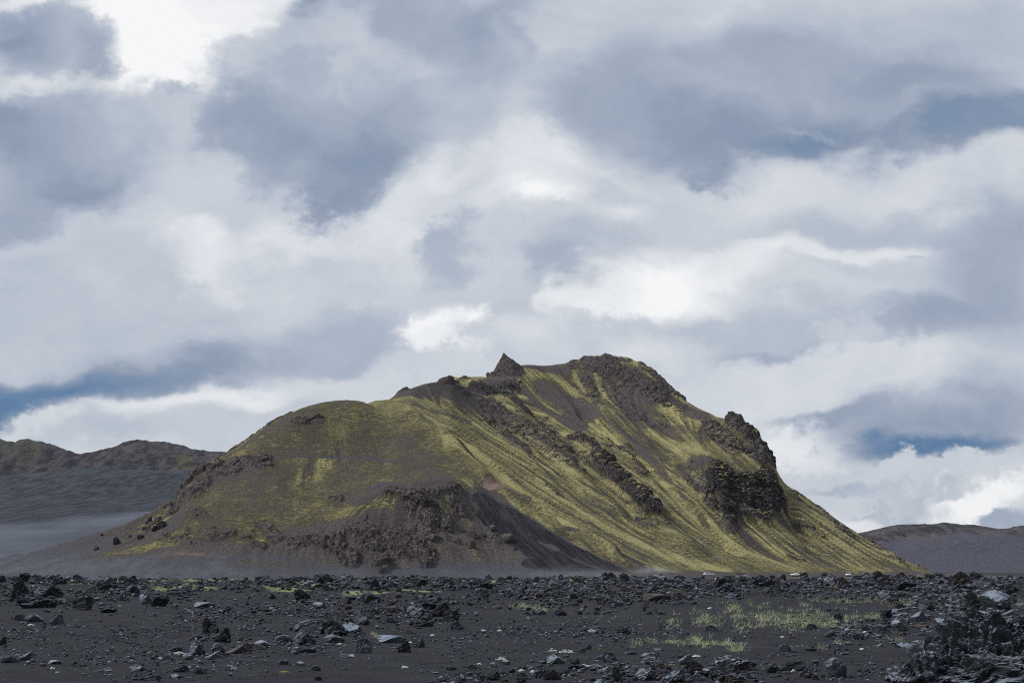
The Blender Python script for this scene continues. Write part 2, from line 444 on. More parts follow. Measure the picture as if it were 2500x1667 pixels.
M = Mat('far_mountain_slope', rough=1.0, spec=0.05)
n1 = M.noise(.05, 9, .72, (1, .12, 1.2)); n2 = M.noise(.008, 6, .62); n3 = M.noise(.16, 6, .7)
c = M.mix(M.map(n1, .36, .66), (.024, .024, .028), (.115, .102, .106))
c = M.mix(M.map(M.math('ADD', n2, M.math('MULTIPLY', M.attr('green'), .20)), .60, .74), c, M.mix(n3, (.075, .085, .032), (.15, .16, .06)))
c = M.mix(M.map(M.math('ADD', M.attr('plain'), M.math('MULTIPLY', M.math('SUBTRACT', n1, .5), .7)), .35, .7), c, M.mix(M.map(n3, .3, .7), (.066, .066, .086), (.10, .099, .125)))  # bluish base: haze tint of the far right mountain put into its colour
c = M.mix(M.map(M.math('ADD', M.attr('ash'), M.math('MULTIPLY', M.math('SUBTRACT', n1, .5), 1.2)), .45, .85), c, (.15, .11, .10))
c = M.mix(M.math('MULTIPLY', M.attr('crag'), .75), c, M.mix(M.map(n1, .4, .6), (.03, .03, .036), (.085, .078, .083)))
M.bump(M.noise(.045, 9, .74, (1, .4, 1)), 1.0, 14.0)
m_far = M.color(c)

# ------------------------------------------------------------------ the mountain
# control points (photo u, v, distance) read off ridges, ledges and gullies; thin-plate spline between them
CREST = [(150, 1330, 640), (300, 1282, 640), (430, 1216, 645), (438, 1188, 648), (480, 1152, 655), (545, 1114, 665), (590, 1083, 672), (640, 1047, 680),
         (720, 1003, 695), (790, 982, 710), (850, 977, 722), (900, 981, 738), (930, 984, 752), (985, 951, 800), (1050, 932, 840), (1130, 920, 880), (1195, 920, 905),
         (1245, 897, 925), (1290, 893, 940), (1330, 893, 955), (1400, 881, 960), (1480, 867, 955), (1540, 876, 950), (1600, 907, 940), (1650, 955, 925), (1700, 992, 905),
         (1760, 1022, 890), (1800, 1034, 880), (1840, 1068, 868), (1872, 1110, 858), (1890, 1140, 850), (1912, 1172, 842), (1960, 1207, 830), (2040, 1264, 812),
         (2130, 1327, 795), (2200, 1367, 782), (2262, 1397, 770)]
INNER = [  # dome
    (850, 1020, 705), (750, 1060, 685), (850, 1100, 682), (700, 1115, 668), (800, 1118, 672), (950, 1090, 690), (600, 1150, 652), (700, 1180, 646), (820, 1190, 645), (560, 1210, 632), (500, 1230, 626),
    (920, 1135, 668), (1000, 1140, 664), (1060, 1150, 660), (760, 1250, 622), (640, 1260, 618), (520, 1290, 606), (440, 1290, 614), (420, 1330, 600), (560, 1320, 598), (680, 1320, 600), (840, 1260, 618),
    (300, 1330, 612), (230, 1360, 600), (350, 1375, 580), (500, 1365, 578), (650, 1368, 580), (450, 1240, 628),
    # spur crest down from dome, gravel shelf and the front cliffs under it
    (1000, 1012, 722), (1100, 1085, 695), (1180, 1165, 662), (930, 1185, 640), (1000, 1182, 636), (1080, 1178, 640), (1120, 1186, 640), (900, 1210, 628), (960, 1203, 622), (1040, 1204, 622), (1100, 1208, 626),
    (1010, 1250, 612), (1060, 1285, 607), (1000, 1300, 604), (860, 1290, 605), (930, 1300, 603), (780, 1325, 596), (880, 1335, 596), (980, 1335, 598), (870, 1372, 585), (925, 1385, 580), (1000, 1372, 585),
    (1110, 1320, 602), (1180, 1310, 612), (1140, 1260, 622), (800, 1370, 584), (1050, 1385, 582), (1200, 1375, 590), (1150, 1225, 632),
    # peach saddle and crest of the black scree
    (1215, 1195, 652), (1300, 1238, 640), (1400, 1292, 626), (1500, 1346, 610), (1590, 1394, 596), (1250, 1270, 624), (1330, 1330, 606), (1420, 1375, 590),
    # gully behind that crest and the long green face
    (1240, 1170, 690), (1330, 1235, 676), (1440, 1300, 660), (1540, 1352, 645), (1640, 1388, 632), (1100, 1025, 775), (1180, 1085, 748), (1040, 975, 800),
    (1150, 955, 855), (1250, 1000, 840), (1200, 1040, 800), (1300, 960, 890), (1400, 930, 930), (1300, 1080, 790), (1400, 1010, 875), (1400, 1130, 775), (1480, 1000, 890), (1500, 930, 935), (1600, 980, 910),
    (1370, 1200, 725), (1460, 1230, 722), (1550, 1300, 690), (1650, 1350, 668), (1750, 1385, 662), (1500, 1100, 815), (1560, 1180, 765), (1620, 1250, 735), (1700, 1310, 712), (1800, 1360, 700), (1900, 1388, 695),
    (1600, 1070, 855), (1700, 1060, 868), (1660, 1150, 800), (1720, 1120, 822), (1800, 1130, 815), (1850, 1150, 826), (1720, 1190, 778), (1780, 1172, 788), (1860, 1180, 800), (1740, 1250, 752), (1800, 1260, 760), (1880, 1260, 772),
    (1780, 1310, 735), (1860, 1310, 745), (1950, 1300, 770), (1950, 1250, 792), (1900, 1350, 732), (2000, 1370, 740), (2040, 1330, 770), (2100, 1380, 752), (2180, 1396, 755), (1990, 1396, 715),
    (1560, 1400, 600), (1700, 1403, 640), (1850, 1405, 670), (1480, 1404, 578), (1350, 1404, 575)]
ctl = [pix(*p) for p in CREST + INNER]
for (u, v, d) in CREST:                                         # the far side falls away behind the crest
    q = pix(u, v, d); h = q[2]
    k = 1 + 130 / d
    ctl.append(np.array((q[0] * k, d + 130, h * .42)))
    k = 1 + 290 / d
    ctl.append(np.array((q[0] * k, d + 290, -6)))
for x, y in [(-330, 560), (-330, 650), (-330, 760), (-320, 900), (-250, 545), (-180, 545), (-110, 545), (-50, 540), (10, 545), (70, 550), (130, 575), (190, 650), (260, 700), (290, 800), (300, 950), (300, 1100), (240, 1230), (100, 1270), (-50, 1240), (-200, 1150)]:
    ctl.append(np.array((x, y, -4.0)))
ctl = np.array(ctl)


def tps_fit(c, reg=1e-4):
    s = 100.0
    xy = c[:, :2] / s; n = len(c)
    r2 = ((xy[:, None] - xy[None]) ** 2).sum(-1)
    K = r2 * np.log(r2 + 1e-12) * .5 + np.eye(n) * reg
    Pm = np.concatenate([np.ones((n, 1)), xy], 1)
    A = np.block([[K, Pm], [Pm.T, np.zeros((3, 3))]])
    w = np.linalg.solve(A, np.concatenate([c[:, 2], np.zeros(3)]))

    def ev(x, y):
        q = np.stack([np.ravel(x), np.ravel(y)], 1) / s
        out = np.empty(len(q))
        for k in range(0, len(q), 40000):
            b = q[k:k + 40000]
            r = (b[:, :1] - xy[None, :, 0]) ** 2 + (b[:, 1:] - xy[None, :, 1]) ** 2
            out[k:k + 40000] = (r * np.log(r + 1e-12) * .5) @ w[:n] + w[n] + b @ w[n + 1:]
        return out.reshape(np.shape(x))
    return ev


class Field:
    """regular grid with bilinear lookup"""
    def __init__(self, x0, y0, dx, a): self.x0, self.y0, self.dx, self.a = x0, y0, dx, a

    def __call__(self, x, y, a=None):
        a = self.a if a is None else a
        fx = np.clip((x - self.x0) / self.dx, 0, a.shape[1] - 1.001); fy = np.clip((y - self.y0) / self.dx, 0, a.shape[0] - 1.001)
        ix, iy = fx.astype(int), fy.astype(int); tx, ty = fx - ix, fy - iy
        return (a[iy, ix] * (1 - tx) + a[iy, ix + 1] * tx) * (1 - ty) + (a[iy + 1, ix] * (1 - tx) + a[iy + 1, ix + 1] * tx) * ty


MX = np.arange(-335, 300, 0.8); MY = np.arange(535, 1270, 0.8)
cxg, cyg = np.meshgrid(MX[::5], MY[::5])
base_c = tps_fit(ctl)(cxg, cyg)
gx, gy = np.meshgrid(MX, MY)


def cubic_up(a, n_out_y, n_out_x, f=5):
    def up(a, n):
        i = np.arange(n) / f; k = np.clip(i.astype(int), 0, a.shape[0] - 2); t = (i - k)[:, None]
        g = lambda j: a[np.clip(k + j, 0, a.shape[0] - 1)]
        p0, p1, p2, p3 = g(-1), g(0), g(1), g(2)
        return p1 + .5 * t * (p2 - p0 + t * (2 * p0 - 5 * p1 + 4 * p2 - p3 + t * (3 * (p1 - p2) + p3 - p0)))
    return up(up(a, n_out_y).T, n_out_x).T


Z0 = cubic_up(base_c, len(MY), len(MX))
Z0 = np.clip(Z0, -12, None)
toe = 1.6
Z0 = toe * np.logaddexp(0, np.clip(Z0 / toe, -30, 200))
SIL = np.array([(60, 1350), (150, 1324), (220, 1303), (300, 1278), (370, 1246), (425, 1212), (437, 1190), (445, 1172), (480, 1143), (545, 1110), (590, 1079), (640, 1043), (680, 1020), (720, 1000), (760, 987), (800, 978), (850, 975), (900, 979), (932, 980), (960, 962), (985, 949), (1020, 940), (1050, 932), (1100, 918), (1150, 918), (1195, 916), (1245, 892), (1290, 889), (1330, 892),
      (1370, 886), (1400, 880), (1430, 869), (1480, 865), (1540, 874), (1580, 890), (1600, 906), (1650, 954), (1700, 991), (1760, 1018), (1785, 1014), (1810, 1026), (1850, 1060), (1885, 1110), (1895, 1135), (1912, 1172), (1960, 1205), (2040, 1262), (2130, 1322), (2200, 1359), (2262, 1387), (2300, 1399)], float)


def fit_silhouette(Zin, lift_px=0.0):
    """stretch the relief per bearing so that its skyline has the height of the real one"""
    gu_, gv_ = to_pix(gx, gy, Zin)
    bins = np.arange(40, 2320, 8.0); top = np.full(len(bins), 1400.0); ztop = np.ones(len(bins))
    k = np.clip(((gu_ - bins[0]) / 8 + .5).astype(int), 0, len(bins) - 1).ravel(); o_ = np.argsort(-gv_.ravel())
    top[k[o_]] = gv_.ravel()[o_]; ztop[k[o_]] = Zin.ravel()[o_]
    ker = np.ones(3) / 3; top = np.convolve(np.pad(top, 1, 'edge'), ker, 'valid')
    want = np.interp(bins, SIL[:, 0], SIL[:, 1]) + lift_px
    far_ = bins > 560
    sc = np.clip((1404 - want) / np.maximum(1404 - top, 3), .3, 1.8)
    sc_s = np.convolve(np.pad(sc, 4, 'edge'), np.hanning(11)[1:-1] / np.hanning(11).sum(), 'valid'); sc = np.where(far_, sc_s, sc)
    sg = np.interp(gu_, bins, sc); zt = np.interp(gu_, bins, np.maximum(ztop, 4))
    w_ = np.clip(Zin / zt, 0, 1.2) ** 2.2
    return Zin * (1 + (sg - 1) * w_)


for _ in range(3): Z0 = fit_silhouette(Z0, 2.0)
FM = Field(MX[0], MY[0], 0.8, Z0)


def hit(u, v, H=FM, d0=545, d1=1100, step=1.5):
    """first point of the height field H on the line of sight through (u, v)"""
    d = np.arange(d0, d1, step)
    a, b = (u - PW / 2) / F, (PH / 2 - v) / F
    y = CT - b * ST
    x, z = a / y * d, EYE + (ST + b * CT) / y * d
    k = np.nonzero(H(x, d) >= z)[0]
    k = k[0] if len(k) else int(np.argmin(np.abs(z - H(x, d))))
    return np.array((x[k], d[k], z[k]))


wob = fbm(P3(gx / 9, gy / 9), 4).reshape(gx.shape)


def stroke_dist(pts, r):
    """signed cover (1 on the line .. 0 at radius r px) of a traced line laid on the slope, in world metres"""
    w = [hit(u, v) for u, v in pts]
    out = np.zeros(gx.shape)
    rm = [r * p[1] / F for p in w]
    if len(w) == 1: w, rm = w * 2, rm * 2
    for a, b, ra, rb in zip(w[:-1], w[1:], rm[:-1], rm[1:]):
        R = max(ra, rb) * 1.6 + 4
        depth_stretch = 1.0
        x0, x1 = min(a[0], b[0]) - R * 2, max(a[0], b[0]) + R * 2
        y0, y1 = min(a[1], b[1]) - R * 3, max(a[1], b[1]) + R * 3
        sx = slice(max(0, int((x0 - MX[0]) / .8)), max(0, int((x1 - MX[0]) / .8) + 1)); sy = slice(max(0, int((y0 - MY[0]) / .8)), max(0, int((y1 - MY[0]) / .8) + 1))
        X, Y, Z = gx[sy, sx], gy[sy, sx], Z0[sy, sx]
        if X.size == 0: continue
        ab = b - a; L2 = (ab ** 2).sum() + 1e-9
        t = np.clip(((X - a[0]) * ab[0] + (Y - a[1]) * ab[1] + (Z - a[2]) * ab[2]) / L2, 0, 1)
        dd = np.sqrt((X - a[0] - t * ab[0]) ** 2 + (.55 * (Y - a[1] - t * ab[1])) ** 2 + (Z - a[2] - t * ab[2]) ** 2)
        rr = ra + (rb - ra) * t
        cov = np.clip(1 - dd / rr, -1, 1)
        out[sy, sx] = np.maximum(out[sy, sx], cov)
    return out


moss = np.where(True, .72, 0) * np.ones(gx.shape); rock = np.zeros(gx.shape); sand = np.zeros(gx.shape); rust = np.zeros(gx.shape); pale = np.zeros(gx.shape)
lift = np.zeros(gx.shape); amp = np.full(gx.shape, .32)


dome = np.zeros(gx.shape); crag = np.zeros(gx.shape); dark_rock = np.zeros(gx.shape); ash = np.zeros(gx.shape)
gu, gv = to_pix(gx, gy, Z0)


def paint(ch, val, pts, r, soft=.45, op=1.0):
    cov = stroke_dist(pts, r * 1.25)
    a = smooth(0.05, soft + .05, cov + wob * .16 * (cov > 0)) * op
    ch[...] = ch * (1 - a) + val * a


low = smooth(9 + 4 * wob, 3 + 4 * wob, Z0) * (gx < 60) + smooth(3.2, 1.2, Z0 - wob) * (gx >= 60)
lefts = smooth(-150, -190, gx + 12 * wob - .25 * (gy - 620)) * (Z0 < 60)
paint(dome, 1, [(480, 1270), (560, 1180), (640, 1100), (760, 1030), (860, 1010), (960, 1100), (1040, 1150)], 110, .3)
paint(dome, 1, [(560, 1280), (760, 1240), (900, 1160)], 100, .3)
paint(crag, .85, [(1150, 960), (1220, 1010), (1300, 1080), (1400, 1130)], 70, .8)
paint(crag, .9, [(1420, 890), (1500, 915), (1580, 945), (1650, 985)], 46, .7)
paint(crag, .6, [(1470, 950), (1540, 1000), (1600, 1030)], 60, .8)
paint(crag, .55, [(1430, 1090), (1500, 1150), (1620, 1290)], 50, .8)
paint(crag, .5, [(1330, 1020), (1380, 1090), (1500, 1080), (1560, 1130)], 40, .8)
paint(crag, .6, [(1680, 1150), (1740, 1200), (1780, 1280)], 50, .8)
paint(crag, .45, [(1920, 1190), (2050, 1290), (2190, 1370)], 30, .8)
paint(crag, .75, [(430, 1230), (520, 1160), (640, 1130)], 45, .8)
paint(crag, .5, [(420, 1310), (560, 1310), (680, 1310)], 34, .8)
paint(crag, .55, [(740, 1320), (860, 1290), (1000, 1310), (1130, 1300)], 50, .8)
paint(moss, .53, [(520, 1250), (640, 1150), (800, 1030), (880, 1080), (960, 1120), (1040, 1140)], 120, .5)
paint(moss, .52, [(560, 1280), (760, 1240), (860, 1180)], 90, .5)
paint(moss, .58, [(640, 1260), (760, 1270), (800, 1205)], 34, .9)
paint(moss, .75, [(800, 1265), (850, 1250), (930, 1215)], 20, .8)
paint(moss, .6, [(760, 1010), (850, 1020), (800, 1060)], 55, .8)
paint(moss, .72, [(905, 985), (1010, 1020), (1110, 1090), (1160, 1140)], 16, .9)
paint(moss, .12, [(600, 1125), (700, 1116), (900, 1119), (1000, 1130)], 7, .8, .9)
paint(moss, .1, [(930, 960), (1000, 955), (1080, 940), (1200, 945), (1245, 905), (1330, 897), (1480, 885), (1560, 925), (1640, 985), (1700, 1010)], 34, .5)
paint(moss, .12, [(1060, 945), (1150, 985), (1200, 1010)], 30, .6)
paint(moss, .18, [(1440, 900), (1520, 950), (1560, 1000)], 60, .6)
paint(moss, .35, [(1540, 1020), (1640, 1060)], 40, .8)
paint(moss, .85, [(1285, 905), (1350, 922), (1395, 950)], 22, .7)
paint(moss, .9, [(1275, 935), (1310, 965), (1330, 985)], 17, .7)
paint(moss, .02, [(1330, 950), (1380, 985), (1425, 995), (1400, 1035)], 38, .5)
paint(moss, .08, [(1280, 950), (1330, 1000), (1370, 1020)], 14, .7)
paint(moss, .12, [(1420, 975), (1500, 1040), (1580, 1105), (1640, 1180), (1710, 1255), (1790, 1345)], 11, .8, .85)
paint(moss, .25, [(1560, 1190), (1660, 1290), (1740, 1355)], 9, .8, .8)
paint(moss, .98, [(1010, 1000), (1080, 1040), (1180, 1118), (1280, 1200), (1400, 1285), (1500, 1345), (1600, 1382)], 24, .8)
paint(moss, .18, [(1090, 1075), (1170, 1128), (1240, 1178), (1290, 1210)], 11, .8)
paint(moss, .3, [(1010, 990), (1080, 1010), (1140, 1030)], 14, .8)
paint(moss, .95, [(1440, 1020), (1540, 1100), (1620, 1170), (1700, 1270), (1800, 1340), (1950, 1388)], 22, .9)
paint(moss, 1.05, [(1300, 1170), (1420, 1250), (1520, 1310), (1640, 1362), (1780, 1394)], 24, .9)
paint(moss, 1.0, [(1600, 1060), (1680, 1110), (1740, 1140)], 30, .9)
paint(moss, .9, [(1640, 995), (1680, 1030)], 24, .9)
paint(moss, .2, [(1240, 1060), (1290, 1110), (1360, 1180), (1430, 1235)], 6, .9, .9)
paint(moss, .22, [(1440, 1275), (1530, 1335), (1590, 1365)], 8, .9)
paint(moss, .60, [(1800, 1280), (1900, 1320), (2000, 1350)], 48, .8)
paint(moss, .72, [(1900, 1190), (1950, 1240), (2030, 1300)], 14, .9)
paint(moss, .15, [(1914, 1170), (1990, 1222), (2100, 1302), (2200, 1366)], 12, .8)
paint(moss, .35, [(1680, 1150), (1760, 1150)], 34, .8)
paint(moss, .0, [(1480, 1398), (1560, 1392), (1700, 1397), (1850, 1402), (2050, 1404), (2210, 1402)], 9, .7)
paint(moss, .1, [(300, 1330), (400, 1300), (440, 1250)], 34, .6)
paint(moss, .02, [(250, 1380), (420, 1365), (600, 1358), (700, 1370), (860, 1395), (1100, 1395)], 30, .5)
paint(moss, .08, [(820, 1290), (900, 1270), (980, 1290)], 34, .6)
paint(moss, .12, [(1100, 1300), (1200, 1310), (1260, 1340)], 40, .7)
paint(moss, .05, [(250, 1372), (420, 1352), (560, 1345), (700, 1352), (820, 1385)], 34, .4)
paint(moss, .12, [(720, 1330), (860, 1300), (980, 1290), (1040, 1230)], 60, .5)
paint(moss, .12, [(850, 1360), (1000, 1360), (1150, 1340)], 60, .5)
paint(moss, .22, [(1110, 1215), (1140, 1270), (1200, 1330)], 34, .6)
paint(moss, .2, [(870, 1225), (930, 1200), (1000, 1190), (1100, 1188)], 20, .6)
paint(moss, .22, [(440, 1230), (500, 1180), (600, 1140)], 40, .7)
paint(moss, .30, [(480, 1160), (545, 1120), (640, 1055), (720, 1008)], 18, .8)
moss = moss * (1 - np.maximum(low, lefts)) + .03 * np.maximum(low, lefts)
sand = np.maximum(sand, np.maximum(low * (gx < 40) * .62, lefts * smooth(26, 12, Z0) * .80))
paint(sand, .72, [(600, 1126), (700, 1117), (800, 1116), (900, 1120), (1000, 1131)], 4.5, .8)
paint(moss, .0, [(1160, 1325), (1230, 1355), (1290, 1390)], 32, .4)
paint(sand, .78, [(905, 1196), (960, 1184), (1020, 1178), (1090, 1173)], 17, .5)
paint(sand, .5, [(880, 1122), (960, 1124), (1060, 1140)], 9, .9)
paint(sand, .6, [(880, 1250), (960, 1248)], 16, .9, .6)
paint(sand, .8, [(300, 1400), (480, 1380), (620, 1352), (720, 1368), (840, 1395)], 17, .8)
paint(sand, .75, [(1000, 1400), (1120, 1380), (1240, 1385), (1330, 1400)], 30, .8)
paint(sand, 1.0, [(1175, 1218), (1240, 1252), (1340, 1312), (1440, 1366), (1520, 1393)], 27, .35)
paint(sand, 1.0, [(1190, 1255), (1260, 1312), (1340, 1362), (1420, 1390)], 38, .4)
paint(sand, 1.0, [(1290, 1375), (1380, 1392), (1480, 1396)], 26, .5)
paint(moss, .05, [(1180, 1225), (1260, 1290), (1350, 1345), (1450, 1385)], 50, .3)
paint(rust, .95, [(1205, 1192), (1260, 1212), (1320, 1242)], 12, .8)
paint(rust, .30, [(1330, 1250), (1420, 1305), (1500, 1350), (1560, 1380)], 11, .8)
paint(rust, .55, [(400, 1352), (470, 1352), (540, 1360)], 22, 1.0)
paint(rust, .28, [(160, 1325), (300, 1280), (420, 1225)], 10, .9)
paint(rust, .25, [(860, 1245), (960, 1275)], 20, 1.0)
paint(rust, .22, [(1500, 1396), (1800, 1403), (2150, 1404)], 7, .9)
paint(pale, .55, [(225, 1368), (290, 1350), (350, 1325), (400, 1295)], 9, 1.0)
paint(pale, .5, [(310, 1310), (360, 1290), (420, 1262)], 7, 1.0)

ROCKS = [  # traced line, radius px, strength, lift m
    ([(1232, 876), (1222, 895), (1205, 915)], 15, 1, 5), ([(1440, 885), (1500, 905), (1560, 935), (1600, 965)], 22, .72, 2), ([(1575, 895), (1620, 935), (1660, 965)], 18, 1, 3), ([(1480, 872), (1530, 880)], 14, .9, 1),
    ([(955, 952), (985, 947)], 10, 1, 2), ([(1080, 928), (1135, 925)], 12, .9, 2), ([(1165, 950), (1230, 965), (1290, 1005)], 20, .95, 2.5), ([(1190, 985), (1240, 1030), (1290, 1060)], 20, .85, 2),
    ([(1220, 940), (1260, 935)], 14, .9, 2), ([(1230, 1060), (1280, 1100)], 14, .85, 2), ([(1320, 1060), (1380, 1105)], 15, .9, 2), ([(1290, 1010), (1350, 1050)], 12, .8, 1.5), ([(1430, 930), (1460, 985)], 14, .8, 1.5),
    ([(1400, 1080), (1440, 1098), (1470, 1130)], 15, 1, 4), ([(1465, 1140), (1500, 1180), (1535, 1215), (1570, 1248), (1592, 1272)], 20, 1.15, 6), ([(1525, 1080), (1555, 1120), (1565, 1155)], 13, .95, 2.5), ([(1620, 1130), (1650, 1140)], 11, .8, 1.5),
    ([(1338, 1190), (1358, 1205)], 8, .8, 1.5), ([(1390, 1150), (1420, 1165)], 10, .75, 1.5), ([(1560, 1275), (1600, 1295)], 8, .8, 1), ([(1470, 1060), (1510, 1090)], 8, .7, 1),
    ([(1795, 1032), (1825, 1055), (1855, 1090), (1880, 1125)], 21, 1.2, 6), ([(1735, 1050), (1790, 1085), (1850, 1118)], 21, 1.0, 4), ([(1730, 1075), (1780, 1105)], 14, .9, 3),
    ([(1775, 1185), (1785, 1215), (1782, 1262)], 22, 1.2, 7), ([(1825, 1190), (1845, 1225), (1860, 1262)], 25, 1.2, 8), ([(1872, 1160), (1888, 1200), (1885, 1240)], 20, 1.2, 8), ([(1740, 1155), (1770, 1170)], 12, .9, 3), ([(1785, 1200), (1835, 1215), (1880, 1205)], 46, 1.2, 8), ([(1800, 1245), (1865, 1248)], 30, 1.2, 7), ([(1680, 1175), (1720, 1195), (1735, 1235)], 16, .85, 3), ([(1770, 1270), (1780, 1295)], 10, .9, 2),
    ([(1905, 1235), (1960, 1278), (2005, 1308)], 8, .85, 1.5), ([(2010, 1248), (2050, 1290), (2075, 1305)], 11, .9, 2), ([(2125, 1322), (2170, 1352), (2205, 1378)], 11, 1, 2.5), ([(1975, 1222), (2000, 1238)], 8, .8, 1), ([(1935, 1200), (1955, 1210)], 7, .8, 1), ([(1925, 1360), (1955, 1365)], 8, .8, 1),
    ([(440, 1196), (470, 1162), (520, 1145)], 17, 1.1, 4), ([(540, 1135), (620, 1125), (650, 1135)], 14, .75, 1.2), ([(480, 1210), (500, 1180)], 16, .8, 2), ([(395, 1245), (425, 1228)], 11, 1.1, 3), ([(355, 1295), (385, 1275)], 8, 1, 2), ([(470, 1250), (500, 1265)], 18, .5, 1),
    ([(720, 1030), (780, 1028)], 11, .7, 1), ([(555, 1106), (600, 1074), (650, 1040), (705, 1008)], 9, .8, 1), ([(640, 1285), (672, 1315)], 17, .8, 1.5), ([(810, 1225), (830, 1222)], 9, .8, 1.5), ([(400, 1320), (470, 1325), (560, 1310)], 13, .6, 1), ([(620, 1330), (640, 1335)], 10, .7, 1),
    ([(720, 1330), (760, 1320), (800, 1335)], 17, .85, 2), ([(810, 1330), (850, 1360), (850, 1372)], 22, 1.05, 4), ([(870, 1300), (920, 1312), (1000, 1320)], 20, 1, 3), ([(900, 1335), (960, 1350), (1040, 1365)], 22, 1.05, 4), ([(918, 1350), (930, 1375), (932, 1392)], 17, 1.15, 6),
    ([(950, 1203), (1000, 1207), (1060, 1210), (1120, 1200)], 10, .95, 2), ([(1010, 1235), (1050, 1260), (1080, 1285)], 24, 1.05, 4), ([(1110, 1225), (1130, 1255)], 17, .85, 2.5), ([(1030, 1290), (1050, 1330)], 20, .9, 2.5), ([(1130, 1290), (1160, 1318), (1230, 1315)], 12, .6, 1), ([(1010, 1345), (1035, 1375)], 14, 1, 3),
    ([(2222, 1352), (2240, 1368), (2256, 1384)], 9, 1.1, 3),
]
for pts, r, s, h in ROCKS:
    cov = stroke_dist(pts, r * 1.35) 
    a = smooth(.02, .34, cov + wob * .13 * (cov > 0))
    rock = np.maximum(rock, a * min(s, 1.0))
    amp = np.maximum(amp, (a > .02) * (1.0 if h >= 5 else .75 if h >= 4 else .5))
    lift = np.maximum(lift, smooth(.0, .30, cov + wob * .16 * (cov > 0)) * h * .5)

paint(sand, 1.0, [(1230, 1290), (1300, 1345)], 34, .4)
paint(sand, .0, [(1200, 1188), (1262, 1210), (1325, 1242), (1410, 1292), (1500, 1342), (1560, 1376)], 9, .5)
paint(moss, .0, [(1200, 1188), (1262, 1210), (1325, 1242), (1410, 1292), (1500, 1342), (1560, 1376)], 12, .5)
paint(rust, 1.0, [(1200, 1186), (1262, 1208), (1330, 1243)], 25, .6)
paint(moss, .0, [(1200, 1186), (1262, 1208), (1330, 1243)], 22, .6)
paint(rust, .45, [(1330, 1245), (1410, 1292), (1500, 1342)], 11, .8)
for pts in ([(1775, 1185), (1785, 1215), (1782, 1265)], [(1825, 1185), (1845, 1225), (1860, 1268)], [(1872, 1160), (1888, 1200), (1885, 1245)]): paint(dark_rock, .95, pts, 27, .5)
paint(dark_rock, 1.0, [(1785, 1205), (1835, 1222), (1880, 1210)], 52, .4)  # rock colour darkened along traced cliff faces and crag edges
paint(dark_rock, .8, [(1835, 1060), (1865, 1095), (1885, 1130)], 15, .6)
paint(dark_rock, .75, [(1480, 1150), (1535, 1215), (1592, 1275)], 22, .6)
paint(dark_rock, .7, [(1165, 950), (1230, 970), (1290, 1010)], 22, .7)
paint(dark_rock, .6, [(1040, 1235), (1075, 1270)], 18, .7)
paint(dark_rock, .7, [(400, 1242), (437, 1196), (470, 1160)], 12, .7)
ash = np.clip(smooth(13, 5, Z0 + 3 * wob) * smooth(-95, -130, gx + 10 * wob) + .55 * smooth(6, 2, Z0 + 1.5 * wob) * smooth(60, 20, gx), 0, 1)
sand = np.maximum(sand, .8 * ash * (sand < .8))
RELIEF = [([(930, 985), (1010, 1020), (1110, 1090), (1180, 1165)], 34, 3.5), ([(1060, 1035), (1130, 1080), (1210, 1150), (1290, 1215), (1400, 1295)], 26, -5), ([(1400, 1085), (1500, 1170), (1590, 1270), (1680, 1340)], 46, 5),
          ([(1430, 1010), (1560, 1110), (1680, 1230), (1790, 1340)], 30, -5), ([(1230, 985), (1330, 1080), (1420, 1170), (1500, 1250)], 40, 4), ([(1260, 950), (1330, 1030), (1400, 1085)], 24, -4), ([(1690, 1060), (1710, 1130), (1750, 1180)], 60, 6),
          ([(1905, 1200), (1940, 1280), (1990, 1340)], 28, -4), ([(1600, 1130), (1660, 1200), (1740, 1290)], 24, 2.5), ([(1480, 1000), (1580, 1080)], 28, 3), ([(930, 1190), (1010, 1185), (1100, 1185)], 20, 2), ([(1215, 1195), (1300, 1238), (1400, 1292), (1500, 1346)], 18, 3), ([(1100, 1230), (1130, 1290)], 22, -3)]
for pts, r, h in RELIEF:
    lift = lift + smooth(0, 1, stroke_dist(pts, r * 1.3)) * h
tuf = ridged(P3(gx / 17, gy / 17, Z0 / 17), 4, .6).reshape(gx.shape) + .5 * fbm(P3(gx / 5, gy / 5, Z0 / 5), 3).reshape(gx.shape)
ex_r = smooth(.30, .62, tuf - .75 + crag * 1.0) * smooth(.05, .3, crag)
rock = np.maximum(rock, ex_r * .9); lift = lift + ex_r * .7
# flow streaks: noise smeared along the fall line
ey, ex = np.gradient(Z0, .8)
gm = np.hypot(ex, ey) + 1e-4
slope = np.arctan(gm)
ux, uy = ex / gm, ey / gm
nz1 = fbm(P3(gx / 1.8, gy / 1.8, 3.0), 2).reshape(gx.shape); nz2 = fbm(P3(gx / 6.5, gy / 6.5, 9.0), 3).reshape(gx.shape)
px_, py_ = gx.copy(), gy.copy(); s1 = np.zeros(gx.shape); s2 = np.zeros(gx.shape)
for k in range(26):
    s1 += FM(px_, py_, nz1) * (1 if k < 14 else 0); s2 += FM(px_, py_, nz2)
    px_ += FM(px_, py_, ux) * 2.2; py_ += FM(px_, py_, uy) * 2.2
s1 /= s1.std(); s2 /= s2.std()
streak = (.65 * s1 + .75 * s2) * smooth(.2, .5, slope) * (1 - .9 * dome)

